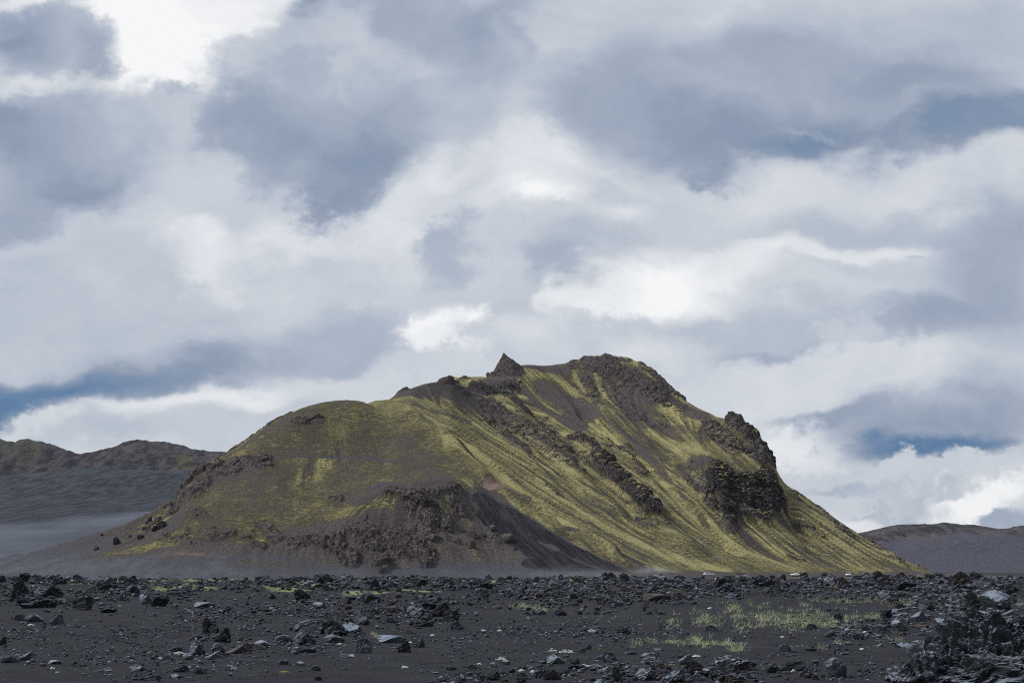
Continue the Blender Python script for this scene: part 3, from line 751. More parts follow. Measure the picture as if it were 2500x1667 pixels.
Z = Z0 + lift
Z += .35 * fbm(P3(gx / 14, gy / 14, 1.0), 4).reshape(gx.shape) * smooth(.5, 6, Z0)
Z += (s2 * .55 + s1 * .16) * smooth(.25, .55, slope) * (1 - rock) * (1 - .75 * smooth(.8, 1, sand)) * smooth(1, 12, Z0) * (1 - .9 * dome)
terr_h = ridged(P3(gx / 13, gy / 13, Z0 / 3.2), 4, .62).reshape(gx.shape)
Z += .55 * terr_h * dome * smooth(2, 10, Z0)
Z -= .35 * np.exp(-((Z0 / 3.0) ** 2))              # the toe dips under the plain's sheet
Z = fit_silhouette(Z, 1.0)
# the pointed stack on the ridge
sp = pix(1230, 863, 915)
gz_s = 0
spx = gx - sp[0]
dsp = np.sqrt((spx / np.where(spx < 0, 7.5, 13.0)) ** 2 + ((gy - sp[1]) / 12.0) ** 2) + wob * .07
sp_m = smooth(1.15, .9, dsp); rock = np.maximum(rock, sp_m); amp = np.where(sp_m > .1, .26, amp)
Z = np.maximum(Z, Z + (sp[2] - FM(sp[0], sp[1], Z)) * np.clip(1.04 - dsp, 0, 1) ** 1.15 * (dsp < 1.02))
V = np.stack([gx.ravel(), gy.ravel(), Z.ravel()], 1)
ry, rx = np.gradient(Z, .8)
nrm = np.stack([-rx.ravel(), -ry.ravel(), np.ones(rx.size)], 1); nrm /= np.linalg.norm(nrm, axis=1)[:, None]
rr = rock.ravel(); sel = np.nonzero(rr > .02)[0]
pv = V[sel]
warp = np.stack([perlin(pv / 7 + 5), perlin(pv / 7 + 25), perlin(pv / 7 + 45)], 1) * 2.0
d1 = ridged((pv + warp) / np.array((9., 9., 13.)), 4, .55); d2 = ridged((pv + warp) / np.array((3.2, 3.2, 4.5)) + 9, 3, .6)
w1, c1 = worley((pv + warp) / np.array((8.5, 8.5, 12.5))); w2, c2 = worley((pv + warp * .6) / np.array((2.4, 2.4, 3.2)))
flute = ridged((pv + warp) / np.array((3.0, 3.0, 14.)) + 31, 3, .6); lay = (pv[:, 2] + 1.6 * warp[:, 0] + .25 * pv[:, 0]) / 4.6; lay = lay - np.floor(lay)
disp = (1.8 * d1 + .25 * d2 + 3.2 * (c1 - .5) - 1.6 * np.clip(w1 - .45, 0, 1) + .9 * (c2 - .5) - .7 * np.clip(w2 - .5, 0, 1) + 1.5 * flute + 1.3 * (lay - .5) - .8) * np.clip(rr[sel], 0, 1) * amp.ravel()[sel]

V[sel] += nrm[sel] * disp[:, None]
# loose stones across the slopes
st = perlin(V / 1.3 + 70.); cl_ = smooth(.0, .5, fbm(V / 25. + 30, 2) + .15)
V[:, 2] += np.clip(st - .45, 0, 1) * 1.6 * cl_ * (1 - rr) * smooth(1, 6, Z0.ravel())
ledge_a = smooth(.3, .8, (moss.ravel() + .35 * wob.ravel()))
keep = (Z0 > .12)
faces = grid_faces(len(MY), len(MX), keep)
V, faces, at = compact(V, faces, dict(moss=moss.ravel(), rock=rr, sand=sand.ravel(), rust=rust.ravel(), pale=pale.ravel(), streak=streak.ravel(), ledge=ledge_a, dome=dome.ravel(), dark_rock=dark_rock.ravel(), ash=ash.ravel()))
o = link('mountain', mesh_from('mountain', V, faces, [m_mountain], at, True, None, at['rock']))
tag(o, 'mossy dark volcanic mountain with craggy summit rising behind the lava field', 'mountain', kind='structure')

# ------------------------------------------------------------------ black sand hill on the left, rising from the plain
HX = np.arange(-1300, -60, 2.5); HY = np.arange(560, 2250, 3.0)
hx, hy = np.meshgrid(HX, HY)
hc = [pix(u, v, d) for u, v, d in [(-300, 1190, 1850), (-100, 1172, 1850), (0, 1163, 1850), (100, 1152, 1850), (200, 1143, 1860), (300, 1147, 1850), (380, 1148, 1840), (480, 1146, 1830), (700, 1150, 1800),
      (0, 1200, 1650), (150, 1190, 1650), (300, 1195, 1650), (450, 1195, 1640), (0, 1250, 1350), (150, 1238, 1400), (300, 1232, 1400), (450, 1225, 1450), (0, 1290, 1120), (200, 1285, 1100), (400, 1270, 1150), (600, 1255, 1250),
      (0, 1340, 860), (200, 1340, 830), (400, 1330, 900), (0, 1385, 690), (100, 1388, 670), (250, 1388, 690), (-300, 1260, 1400), (-300, 1340, 900), (-300, 1390, 680), (700, 1260, 1250), (750, 1200, 1600)]]
hc += [np.array((x, y, z)) for x, y, z in [(-1400, 2300, 100), (-1100, 2300, 110), (-800, 2300, 112), (-400, 2250, 100), (-150, 2100, 70), (-100, 1700, 55), (-70, 1300, 10), (-70, 1000, -4), (-70, 700, -5), (-300, 565, -4), (-600, 565, -4), (-900, 565, -4), (-1400, 600, -4), (-1400, 1000, 15), (-1450, 1500, 60), (-150, 565, -5)]]
hz = tps_fit(np.array(hc))(hx, hy); hz = 1.5 * np.logaddexp(0, np.clip(hz / 1.5, -30, 300)) - .35
u_, v_ = to_pix(hx, hy, hz)
lava = smooth(0, 46, hz - 20 + 26 * fbm(P3(hx / 160, hy / 160), 3).reshape(hx.shape) + .0 * hx) * smooth(0, 60, hz)
hz = hz + lava * (.06 * np.abs(fbm(P3(hx / 15, hy / 22, 2.), 3, .55)).reshape(hx.shape)) + .2 * fbm(P3(hx / 60, hy / 200, 4.), 3).reshape(hx.shape) * smooth(2, 14, hz)
keep = hz > -.3
V, fcs, at = compact(np.stack([hx.ravel(), hy.ravel(), hz.ravel()], 1), grid_faces(len(HY), len(HX), keep), dict(lava=lava.ravel()))
o = link('hill', mesh_from('hill', V, fcs, [m_blackhill], at, True))
tag(o, 'low black sand hill rising from the plain left of the mossy mountain', 'hill', kind='structure')


# ------------------------------------------------------------------ far mountains
def far_range(name, label, prof, d_crest, d_foot, d_back, x_ext, dx, attrs, rough, v_foot=1396, gully=1.0, seed=0.):
    pr = np.array(prof, float)
    pw = np.array([pix(u, v, d_crest) for u, v in prof])
    X = np.arange(x_ext[0], x_ext[1], dx); Y = np.arange(d_foot - 60, d_back, dx)
    X, Y = np.meshgrid(X, Y)
    bend = 60 * fbm(P3(X / 500, Y / 500, seed), 2).reshape(X.shape)
    H = np.interp(X * d_crest / np.maximum(Y, 1) if False else X, pw[:, 0], pw[:, 2])
    t = (Y + bend * smooth(0, 1, (d_crest - Y) / 200) - d_foot) / (d_crest - d_foot)
    prof_f = np.where(t < 1, np.clip(t, 0, 1) ** 1.35, 1 - .5 * smooth(0, 1, (Y - d_crest) / (d_back - d_crest)))
    r = ridged(P3(X / 260, Y / 420, seed + 2), 5, .55).reshape(X.shape)
    Zf = H * prof_f + rough * (r * gully + .25 * fbm(P3(X / 60, Y / 60, seed), 4).reshape(X.shape)) * smooth(.05, .5, prof_f) * np.where(t < 1, 1 - .75 * smooth(.75, 1, t), .25)
    Zf = Zf + (.16 * rough * np.clip(ridged(P3(X / 38, Y / 60, seed + 5), 4, .6), -.2, 1)).reshape(X.shape) * smooth(.55, .95, t) * smooth(20, 60, Zf)
    return X, Y, Zf, t


prof = [(-400, 1130), (-200, 1100), (-60, 1092), (0, 1087), (25, 1090), (32, 1096), (45, 1086), (70, 1083), (95, 1090), (120, 1097), (150, 1110), (185, 1116), (215, 1117), (250, 1115), (275, 1105), (300, 1093), (335, 1086), (385, 1087), (420, 1094), (460, 1105), (500, 1114), (545, 1113), (620, 1120), (800, 1140), (1000, 1200)]
X, Y, Zf, t = far_range('', '', prof, 2900, 2300, 3500, (-1500, -150), 5.0, None, 42, seed=3.)
uu = 1250 + F * X / Y
green = smooth(190, 60, uu + 60 * fbm(P3(X / 120, Y / 300), 3).reshape(X.shape)) * 1.1 + np.exp(-((uu - 440 - (1 - t) * 60) / 34) ** 2) * 1.1 * smooth(1.0, .9, t)
V = np.stack([X.ravel(), Y.ravel(), Zf.ravel()], 1)
o = link('mountain', mesh_from('mountain', V, grid_faces(*X.shape), [m_far], dict(green=green.ravel(), plain=0 * X.ravel(), ash=0 * X.ravel(), crag=(.55 + .45 * smooth(300, 180, uu)).ravel() * smooth(.0, .3, t).ravel()), True))
tag(o, 'far craggy brown mountains with mossy patches on the left skyline', 'mountain range', kind='structure')

prof = [(1700, 1400), (1900, 1370), (2050, 1325), (2130, 1303), (2165, 1295), (2200, 1287), (2240, 1285), (2290, 1283), (2305, 1281), (2350, 1285), (2400, 1291), (2415, 1296), (2450, 1297), (2475, 1296), (2490, 1290), (2520, 1286), (2580, 1287), (2700, 1300), (2900, 1340), (3100, 1380)]
X, Y, Zf, t = far_range('', '', prof, 3300, 2500, 4100, (350, 1800), 6.0, None, 26, seed=8.)
plain = smooth(.80, .62, t) ; ash = np.exp(-((t - .72) / .12) ** 2) * .5
V = np.stack([X.ravel(), Y.ravel(), Zf.ravel()], 1)
o = link('mountain', mesh_from('mountain', V, grid_faces(*X.shape), [m_far], dict(green=0 * X.ravel() - 2, plain=plain.ravel(), ash=ash.ravel(), crag=.3 * smooth(.6, .8, t).ravel()), True))
tag(o, 'far purple grey ash mountain on the right skyline', 'mountain range', kind='structure')

# ------------------------------------------------------------------ the lava plain: one sheet to the horizon
MOUNDS = [  # photo u, v of the middle, radius u px, plan depth m, height m  (heaps of lava and drifts of sand)
    (90, 1447, 110, 30, .9), (200, 1440, 90, 25, .7), (300, 1430, 60, 25, .5), (450, 1432, 80, 25, .4), (700, 1425, 90, 40, .5), (980, 1470, 130, 16, .55), (1060, 1480, 60, 10, .5),
    (1240, 1432, 80, 30, .5), (1480, 1425, 160, 40, .6), (1600, 1450, 120, 22, .7), (1780, 1432, 110, 34, .9), (1920, 1430, 60, 25, .6), (2160, 1430, 90, 30, .9), (2330, 1430, 120, 26, 1.0), (2330, 1470, 120, 12, .7), (2450, 1470, 90, 12, .5),
    (800, 1530, 90, 9, .35), (2200, 1520, 90, 9, .35), (2050, 1540, 60, 8, .25), (2400, 1640, 120, 3, .3), (1700, 1640, 200, 3, .12), (1780, 1530, 60, 8, .2), (560, 1540, 50, 7, .3)]
mnd = []
for (u, v, ru, rd, h) in MOUNDS:
    d = EYE * F / (v - HZ); w = pix(u, v, d)
    mnd.append((w[0], d, ru * d / F, rd, h))


def ground(x, y):
    x, y = np.asarray(x, float), np.asarray(y, float)
    p = P3(x, y)
    g = .42 * fbm(p / 34 + 3, 3) + .10 * fbm(p / 7 + 8, 2)
    g = g * np.ravel(smooth(15, 40, np.hypot(x, y)) * (1 - .95 * smooth(420, 540, y)))
    band = (smooth(120, 190, y) * (1 - smooth(400, 500, y))).ravel()
    s_ = np.nonzero(band > .01)[0]
    if len(s_):
        q = p[s_]; patch = smooth(-.02, .38, fbm(q / np.array((26., 48., 1.)) + 21, 3)) * band[s_]
        g[s_] = g[s_] + patch * (.18 + .75 * np.clip(ridged(q / np.array((3.4, 5.0, 1.)) + 4, 3, .6) + .12, 0, 2))
    for (mx, my, sx, sy, h) in mnd:
        g = g + h * np.exp(-((p[:, 0] - mx) / sx) ** 2 - ((p[:, 1] - my) / sy) ** 2)
    return g.reshape(x.shape)


def ground_hit(u, v):
    a, b = (u - PW / 2) / F, (PH / 2 - v) / F
    y = CT - b * ST; k = (ST + b * CT) / y
    d = np.geomspace(20, 560, 900)
    below = np.nonzero(ground(a / y * d, d) >= EYE + k * d)[0]
    dd = d[below[0]] if len(below) else 560.
    return np.array((a / y * dd, dd, EYE + k * dd if len(below) else 0.0))


def ground_hits(U, Vv):
    """vectorised, same as ground_hit"""
    U, Vv = np.asarray(U, float), np.asarray(Vv, float)
    a, b = (U - PW / 2) / F, (PH / 2 - Vv) / F
    y = CT - b * ST; k = (ST + b * CT) / y
    lo = np.full(U.shape, 20.); res = np.full(U.shape, np.nan)
    for d in np.geomspace(24, 560, 130):
        todo = np.isnan(res)
        if not todo.any(): break
        g = ground(a[todo] / y[todo] * d, np.full(todo.sum(), d))
        hit_ = g >= EYE + k[todo] * d
        idx = np.nonzero(todo)[0][hit_]
        res[idx] = d; lo[np.nonzero(todo)[0][~hit_]] = d
    hi = np.where(np.isnan(res), 560., res)
    for _ in range(10):
        m = (lo + hi) / 2
        up = ground(a / y * m, m) >= EYE + k * m
        hi = np.where(up, m, hi); lo = np.where(up, lo, m)
    return np.stack([a / y * hi, hi, ground(a / y * hi, hi)], 1)


ANG = np.concatenate([np.linspace(-math.pi, -.62, 30, endpoint=False), np.linspace(-.62, -.40, 60, endpoint=False), np.linspace(-.40, .40, 900, endpoint=False), np.linspace(.40, .62, 60, endpoint=False), np.linspace(.62, math.pi, 31)])
RAD = np.concatenate([np.geomspace(.6, 24, 24, endpoint=False), np.geomspace(24, 560, 560, endpoint=False), np.geomspace(560, 14000, 60)])
A_, R_ = np.meshgrid(ANG, RAD)
GX, GY = R_ * np.sin(A_), R_ * np.cos(A_)
GZ = ground(GX, GY)

GRASS = [  # traced middle line in the photo, half thickness px, blades, blade px
    ([(1955, 1470), (1985, 1480)], 6, 40, 15), ([(1765, 1485), (1805, 1490)], 8, 110, 18), ([(1690, 1510), (1730, 1515)], 9, 150, 17), ([(1630, 1525), (1660, 1528)], 9, 100, 16), ([(1715, 1508), (1760, 1520)], 8, 110, 17),
    ([(1790, 1512), (1860, 1503), (1930, 1500), (2010, 1506)], 7, 330, 16), ([(1800, 1540), (1860, 1522), (1940, 1515), (2035, 1516)], 9, 420, 17), ([(1820, 1480), (1870, 1482)], 6, 50, 14),
    ([(1890, 1528), (1950, 1530), (2020, 1525)], 7, 190, 15), ([(1990, 1465), (2060, 1472), (2120, 1466)], 6, 150, 12), ([(2060, 1507), (2110, 1510), (2150, 1506)], 6, 170, 15), ([(2115, 1465), (2180, 1470), (2240, 1474)], 6, 220, 12), ([(2120, 1505), (2148, 1500)], 5, 80, 16),
    ([(1545, 1570), (1560, 1571)], 4, 50, 17), ([(1580, 1567), (1610, 1566)], 4, 60, 15), ([(1630, 1566), (1680, 1566)], 4, 80, 15), ([(1690, 1568), (1740, 1570)], 5, 140, 21), ([(1750, 1572), (1790, 1573)], 4, 90, 18), ([(1785, 1585), (1815, 1586)], 5, 90, 22),
    ([(1250, 1478), (1290, 1480)], 6, 120, 13), ([(1300, 1488), (1350, 1486)], 6, 130, 11), ([(2170, 1566), (2210, 1567)], 4, 50, 18), ([(2050, 1570), (2060, 1572)], 3, 28, 19), ([(2000, 1582), (2015, 1582)], 4, 40, 12), ([(2120, 1580), (2140, 1582)], 4, 24, 12), ([(2490, 1470), (2500, 1472)], 5, 40, 12),
    ([(1950, 1580), (1970, 1582)], 3, 20, 14), ([(905, 1553), (915, 1554)], 3, 26, 20), ([(1275, 1503), (1285, 1505)], 4, 26, 10), ([(1430, 1500), (1620, 1503)], 6, 60, 8), ([(820, 1560), (826, 1560)], 2, 10, 12)]
GREEN = [  # low green turf seen edge-on far out: u, v, ru, rv
    (410, 1436, 70, 7), (500, 1434, 40, 5), (520, 1416, 45, 4), (640, 1414, 60, 5), (690, 1442, 90, 5), (760, 1426, 60, 4), (900, 1443, 80, 5), (1000, 1440, 90, 5), (820, 1415, 70, 3), (1190, 1418, 60, 4), (1390, 1418, 70, 5), (1130, 1424, 40, 3), (1830, 1428, 50, 4), (2040, 1420, 40, 3), (2260, 1420, 35, 3), (1640, 1432, 40, 3), (280, 1416, 40, 3), (1930, 1508, 190, 24), (1720, 1568, 140, 7)]
GM = np.zeros(GX.shape)
gu, gv = None, None
inview = (np.abs(A_) < .4) & (R_ > 24) & (R_ < 560)
iv = np.nonzero(inview.ravel())[0]
fx, fy, fz = GX.ravel()[iv], GY.ravel()[iv], GZ.ravel()[iv]
gw = fbm(P3(fx / 6, fy / 20), 4)
gm_ = np.zeros(len(iv))
for k, (u, v, ru, rv) in enumerate(GREEN):
    c0 = ground_hit(u, v); c1, c2 = ground_hit(u, v + rv), ground_hit(u, v - rv)
    sx, sy = ru * c0[1] / F, max(2.0, (c2[1] - c1[1]) / 2)
    q = 1 - ((fx - c0[0]) / sx) ** 2 - ((fy - c0[1]) / sy) ** 2
    amp = 1.0 if k < len(GREEN) - 2 else .5
    gm_ = np.maximum(gm_, amp * smooth(0, .9, q + .7 * gw))
GM.ravel()[iv] = gm_

M = Mat('black_sand', rough=1.0, spec=0.12)
n1 = M.noise(.45, 6, .62); n2 = M.noise(26., 3, .7); n3 = M.noise(.06, 4, .55); n4 = M.noise(3.5, 6, .7)
c = M.mix(M.map(n1, .34, .66), (.0135, .0143, .0185), (.025, .0262, .032))
c = M.mix(M.map(n3, .4, .66, 0, .6), c, (.028, .0275, .0315))
c = M.mix(M.map(n2, .5, .74, 0, .75), c, (.085, .084, .095))
c = M.mix(M.map(n4, .56, .7, 0, .6), c, (.020, .020, .025))
gn = M.map(M.math('ADD', M.attr('green'), M.math('MULTIPLY', M.math('SUBTRACT', n4, .5), .9)), .3, .85)
c = M.mix(gn, c, M.mix(M.map(n1, .35, .65), (.10, .125, .06), (.20, .225, .12)))
c = M.mix(M.map(M.attr('track'), .2, .8), c, M.mix(M.map(n1, .3, .7), (.085, .072, .070), (.125, .108, .10)))
M.bump(M.math('ADD', M.math('MULTIPLY', M.noise(9., 5, .7), .05), M.math('MULTIPLY', n4, .10)), .9, .8)
lv = M.map(M.math('ADD', M.attr('lava'), M.math('MULTIPLY', M.math('SUBTRACT', n1, .5), .8)), .3, .7)
c = M.mix(lv, c, M.mix(M.map(M.noise(1.4, 7, .72), .42, .66), (.008, .008, .010), (.07, .076, .09)))
c = M.mix(M.attr('ash'), c, M.mix(M.map(n3, .35, .65), (.10, .11, .132), (.145, .155, .18)))
m_sand = M.color(c)
TR = smooth(545, 620, GY) * (1 - smooth(1000, 1300, GY)) * smooth(10, 40, GX) * smooth(330, 240, GX)
LV = smooth(-.02, .38, fbm(P3(GX, GY) / np.array((26., 48., 1.)) + 21, 3)).reshape(GX.shape) * smooth(120, 190, GY) * (1 - smooth(400, 500, GY))
LV *= 1 - GM
AS = smooth(480, 560, GY + 30 * np.sin(GX / 37)) * smooth(60, 10, GX)
V = np.stack([GX.ravel(), GY.ravel(), GZ.ravel()], 1)
o = link('ground', mesh_from('ground', V, grid_faces(*GX.shape)[:, ::-1], [m_sand], dict(green=GM.ravel(), track=TR.ravel(), lava=LV.ravel(), ash=AS.ravel()), True))
tag(o, 'plain of black volcanic sand in front of the mountain', 'ground', kind='structure')

# ------------------------------------------------------------------ lava rock
def rock_mat(name, dark, light, lich_lit, amount, scale=1.0):
    M = Mat(name, rough=.95, spec=.18)
    tco = M.n('ShaderNodeTexCoord').outputs['Object'] if False else M.pos
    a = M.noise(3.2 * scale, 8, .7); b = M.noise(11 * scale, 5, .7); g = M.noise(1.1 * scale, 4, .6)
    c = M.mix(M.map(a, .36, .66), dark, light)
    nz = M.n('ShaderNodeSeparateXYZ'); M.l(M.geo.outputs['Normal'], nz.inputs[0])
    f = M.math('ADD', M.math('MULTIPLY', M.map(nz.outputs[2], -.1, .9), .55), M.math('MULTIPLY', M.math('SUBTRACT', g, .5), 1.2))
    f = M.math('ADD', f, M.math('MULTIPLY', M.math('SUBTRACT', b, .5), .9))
    c = M.mix(M.map(f, .30, .72, 0, amount), c, lich_lit)  # upward faces paler: lichen, plus skylight on the tops put into the colour
    M.bump(M.math('ADD', M.math('MULTIPLY', a, .6), M.math('MULTIPLY', b, .3)), 1.0, .12 / scale)
    return M.color(c)


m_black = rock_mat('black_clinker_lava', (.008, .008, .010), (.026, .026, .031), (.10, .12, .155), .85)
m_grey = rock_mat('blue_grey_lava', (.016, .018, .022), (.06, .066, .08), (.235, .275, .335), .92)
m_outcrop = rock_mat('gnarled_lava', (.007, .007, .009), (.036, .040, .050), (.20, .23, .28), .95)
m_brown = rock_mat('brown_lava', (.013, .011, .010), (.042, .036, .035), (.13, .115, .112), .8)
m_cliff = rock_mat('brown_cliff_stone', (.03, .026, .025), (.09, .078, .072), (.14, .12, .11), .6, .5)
ROCK_MATS = [m_black, m_grey, m_brown]


def ico(n):
    bm = bmesh.new(); bmesh.ops.create_icosphere(bm, subdivisions=n, radius=1.0)
    v = np.array([x.co[:] for x in bm.verts]); f = np.array([[q.index for q in p.verts] for p in bm.faces]); bm.free()
    return v, f


ICO = {n: ico(n) for n in (1, 2, 3, 4, 5, 6)}


def rock_shape(kind, sub, seed):
    """unit-size rock standing on z = 0 (part of it under the sand)"""
    r = np.random.default_rng(seed)
    v, f = ICO[sub]; v = v.copy(); off = r.uniform(0, 200, 3)
    planes = dict(jagged=9, block=9, slab=11, spire=8, round=7)[kind]
    w = v * 1.0
    for _ in range(planes):                                   # broken faces
        n = r.normal(size=3); n /= np.linalg.norm(n); cpl = r.uniform(.50, .86)
        d = w @ n; w -= np.where(d > cpl, d - cpl, 0)[:, None] * n * .93
    k = dict(jagged=.50, block=.16, slab=.16, spire=.42, round=.13)[kind]
    q = v + .35 * np.stack([perlin(v * 1.4 + off), perlin(v * 1.4 + off + 9), perlin(v * 1.4 + off + 18)], 1)
    rad = 1 + k * (ridged(q * 1.25 + off, 3, .6) - .25)
    rad += k * .55 * ridged(q * 3.1 + off, 3, .6) - k * .2
    if sub >= 4: rad += .09 * (.4 + k) * ridged(q * 9 + off, 3, .6)
    if kind == 'jagged': rad += .22 * perlin(np.floor(q * 2.6) * 3.3 + off)
    w = w * rad[:, None]
    s = dict(jagged=(1, .85, .80), block=(1, .8, .72), slab=(1.15, .8, .30), spire=(.62, .55, 1.25), round=(1, .85, .66))[kind]
    w = w * (np.array(s) * r.uniform(.85, 1.15, 3))
    if kind == 'slab': w[:, 2] += .18 * w[:, 0] * r.uniform(-1, 1)
    w /= (w[:, 0].max() - w[:, 0].min())
    z0, z1 = w[:, 2].min(), w[:, 2].max()
    w[:, 2] -= z0 + .32 * (z1 - z0)
    w[:, :2] -= (w[:, :2].max(0) + w[:, :2].min(0)) / 2
    return w, f


# loose rubble: zone centre u, v, radii px, count, min px, max px, darkness mix (black, grey, brown)
ZONES = [
    (2660, 1470, 180, 60, 900, 5, 20, (.55, .35, .1)), (2660, 1424, 200, 16, 600, 5, 18, (.7, .15, .15)), (2650, 1600, 160, 60, 500, 4, 16, (.5, .4, .1)), (-170, 1450, 180, 40, 500, 4, 16, (.6, .2, .2)), (-170, 1570, 180, 70, 600, 3, 11, (.45, .45, .1)),
    (160, 1416, 190, 9, 420, 5, 15, (.8, .1, .1)), (150, 1455, 180, 30, 520, 4, 16, (.65, .15, .2)), (380, 1448, 130, 28, 420, 4, 13, (.7, .2, .1)), (300, 1560, 320, 50, 1500, 3, 8, (.45, .45, .1)), (60, 1530, 80, 30, 160, 3, 9, (.4, .5, .1)),
    (430, 1625, 250, 34, 420, 4, 13, (.3, .65, .05)), (100, 1605, 110, 18, 110, 4, 12, (.3, .6, .1)), (560, 1500, 160, 36, 600, 3, 10, (.55, .35, .1)), (930, 1422, 340, 14, 1500, 5, 17, (.85, .05, .1)), (820, 1490, 230, 34, 1300, 4, 13, (.6, .25, .15)), (1040, 1485, 95, 34, 560, 5, 17, (.7, .2, .1)),
    (560, 1425, 220, 12, 330, 3, 10, (.85, .05, .1)), (700, 1570, 200, 30, 420, 4, 12, (.35, .6, .05)), (1420, 1452, 210, 36, 2000, 4, 16, (.7, .1, .2)), (1330, 1430, 160, 20, 500, 4, 11, (.75, .1, .15)), (1850, 1420, 450, 18, 2600, 5, 19, (.75, .1, .15)), (1660, 1452, 150, 18, 520, 4, 14, (.65, .1, .25)), (1870, 1445, 150, 16, 330, 4, 12, (.7, .15, .15)),
    (1480, 1545, 260, 26, 900, 3, 10, (.5, .4, .1)), (1180, 1560, 160, 60, 420, 3, 9, (.55, .35, .1)), (1560, 1640, 330, 28, 900, 5, 19, (.55, .4, .05)), (1150, 1655, 120, 22, 220, 4, 14, (.6, .35, .05)), (2150, 1535, 170, 40, 700, 4, 15, (.5, .4, .1)), (2380, 1470, 150, 60, 1200, 5, 20, (.55, .35, .1)), (2300, 1425, 220, 18, 1500, 5, 18, (.7, .15, .15)),
    (2150, 1450, 190, 20, 500, 4, 13, (.6, .2, .2)), (2080, 1640, 220, 30, 420, 3, 10, (.5, .4, .1)), (1930, 1600, 160, 20, 160, 3, 8, (.5, .4, .1)), (1250, 1540, 1300, 130, 6500, 2, 5.5, (.5, .35, .15)), (1250, 1424, 1300, 18, 2600, 3, 10, (.7, .15, .15))]
lib = {}
for kd in ('jagged', 'block', 'slab', 'round'):
    for sb, nn in ((1, 5), (2, 6)):
        lib[kd, sb] = [rock_shape(kd, sb, 100 + k + sb * 10) for k in range(nn)]
UU, VV, SS, MMt = [], [], [], []
for (u, v, ru, rv, n, s0, s1_, mixp) in ZONES:
    n = int(n * 1.4); k = rng.normal(size=(n, 2)) * .55; k = np.clip(k, -1.3, 1.3)
    UU.append(u + k[:, 0] * ru); VV.append(v + k[:, 1] * rv)
    SS.append(s0 * (s1_ / s0) ** (rng.random(n) ** 1.9)); MMt.append(rng.choice(3, n, p=np.array(mixp) / sum(mixp)))
UU, VV, SS, MMt = map(np.concatenate, (UU, VV, SS, MMt))
ok = (VV > 1409) & (VV < 1700) & (UU > -380) & (UU < 2900)
UU, VV, SS, MMt = UU[ok], VV[ok], SS[ok], MMt[ok]
CARU = (1731, 1941, 2071)
front = np.zeros(len(UU), bool)
for q in CARU: front |= (np.abs(UU - q) < 15) & (VV < 1424) & (SS > 3.5)
UU, VV, SS, MMt = UU[~front], VV[~front], SS[~front], MMt[~front]
clump = fbm(np.stack([UU / 70, VV / 16, 0 * UU], 1), 3)        # rubble lies in drifts with bare sand between
ok = clump > rng.normal(size=len(UU)) * .22 - .12
UU, VV, SS, MMt = UU[ok], VV[ok], SS[ok], MMt[ok]
HP = ground_hits(UU, VV)
bv, bf, bi, nv = [], [], [], 0
for (p, s, mi) in zip(HP, SS, MMt):
    kd = ('jagged', 'jagged', 'block', 'slab', 'round')[rng.integers(5)] if mi != 1 else ('slab', 'block', 'round', 'jagged')[rng.integers(4)]
    L_ = lib[kd, 1 if s < 5.5 else 2]
    v, f = L_[rng.integers(len(L_))]
    sc = s * 1.25 * p[1] / F; a = rng.uniform(0, 6.283); ca, sa = math.cos(a), math.sin(a)
    w = v * sc * np.array((1, 1, rng.uniform(.7, 1.15)))
    w = np.stack([w[:, 0] * ca - w[:, 1] * sa, w[:, 0] * sa + w[:, 1] * ca, w[:, 2]], 1) + p
    bv.append(w); bf.append(f + nv); bi.append(np.full(len(f), mi)); nv += len(v)
o = link('lava_rubble', mesh_from('lava_rubble', np.concatenate(bv), np.concatenate(bf), ROCK_MATS, None, False, np.concatenate(bi)))
tag(o, 'loose rubble of small dark lava stones strewn over the black sand', 'rubble', kind='stuff')
print('rubble', len(UU), nv)

# ------------------------------------------------------------------ single rocks
PROTO = {}
for kd, n in (('jagged', 7), ('block', 4), ('slab', 4), ('spire', 3), ('round', 4)):
    PROTO[kd] = []
    for k in range(n):
        v, f = rock_shape(kd, 4, 500 + 31 * k)
        PROTO[kd].append(mesh_from('lava_rock', v, f, [m_black], None, False))
_variant = {}


def proto_mesh(kd, k, mi):
    me = PROTO[kd][k % len(PROTO[kd])]
    key = (me.name, mi)
    if key not in _variant:
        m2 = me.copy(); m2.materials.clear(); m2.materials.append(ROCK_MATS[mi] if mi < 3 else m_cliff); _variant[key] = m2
    return _variant[key]


def put_rock(u, v, w, h, kd, mi, label, group=None, k=0, rot=None, name='lava_rock', at=None):
    """rock whose foot is at photo (u, v), w x h photo px"""
    p = ground_hit(u, v) if at is None else at
    me = proto_mesh(kd, k, mi)
    co = np.empty(len(me.vertices) * 3, np.float32); me.vertices.foreach_get('co', co); zt = co.reshape(-1, 3)[:, 2].max()
    o = link(name, me)
    sx = w * p[1] / F; sz = h * p[1] / F / zt
    o.location = (p[0], p[1] + .25 * sx, p[2]); o.scale = (sx, sx, sz)
    o.rotation_euler = (0, 0, rng.uniform(-.5, .5) if rot is None else rot)
    return tag(o, label, 'rock', group)


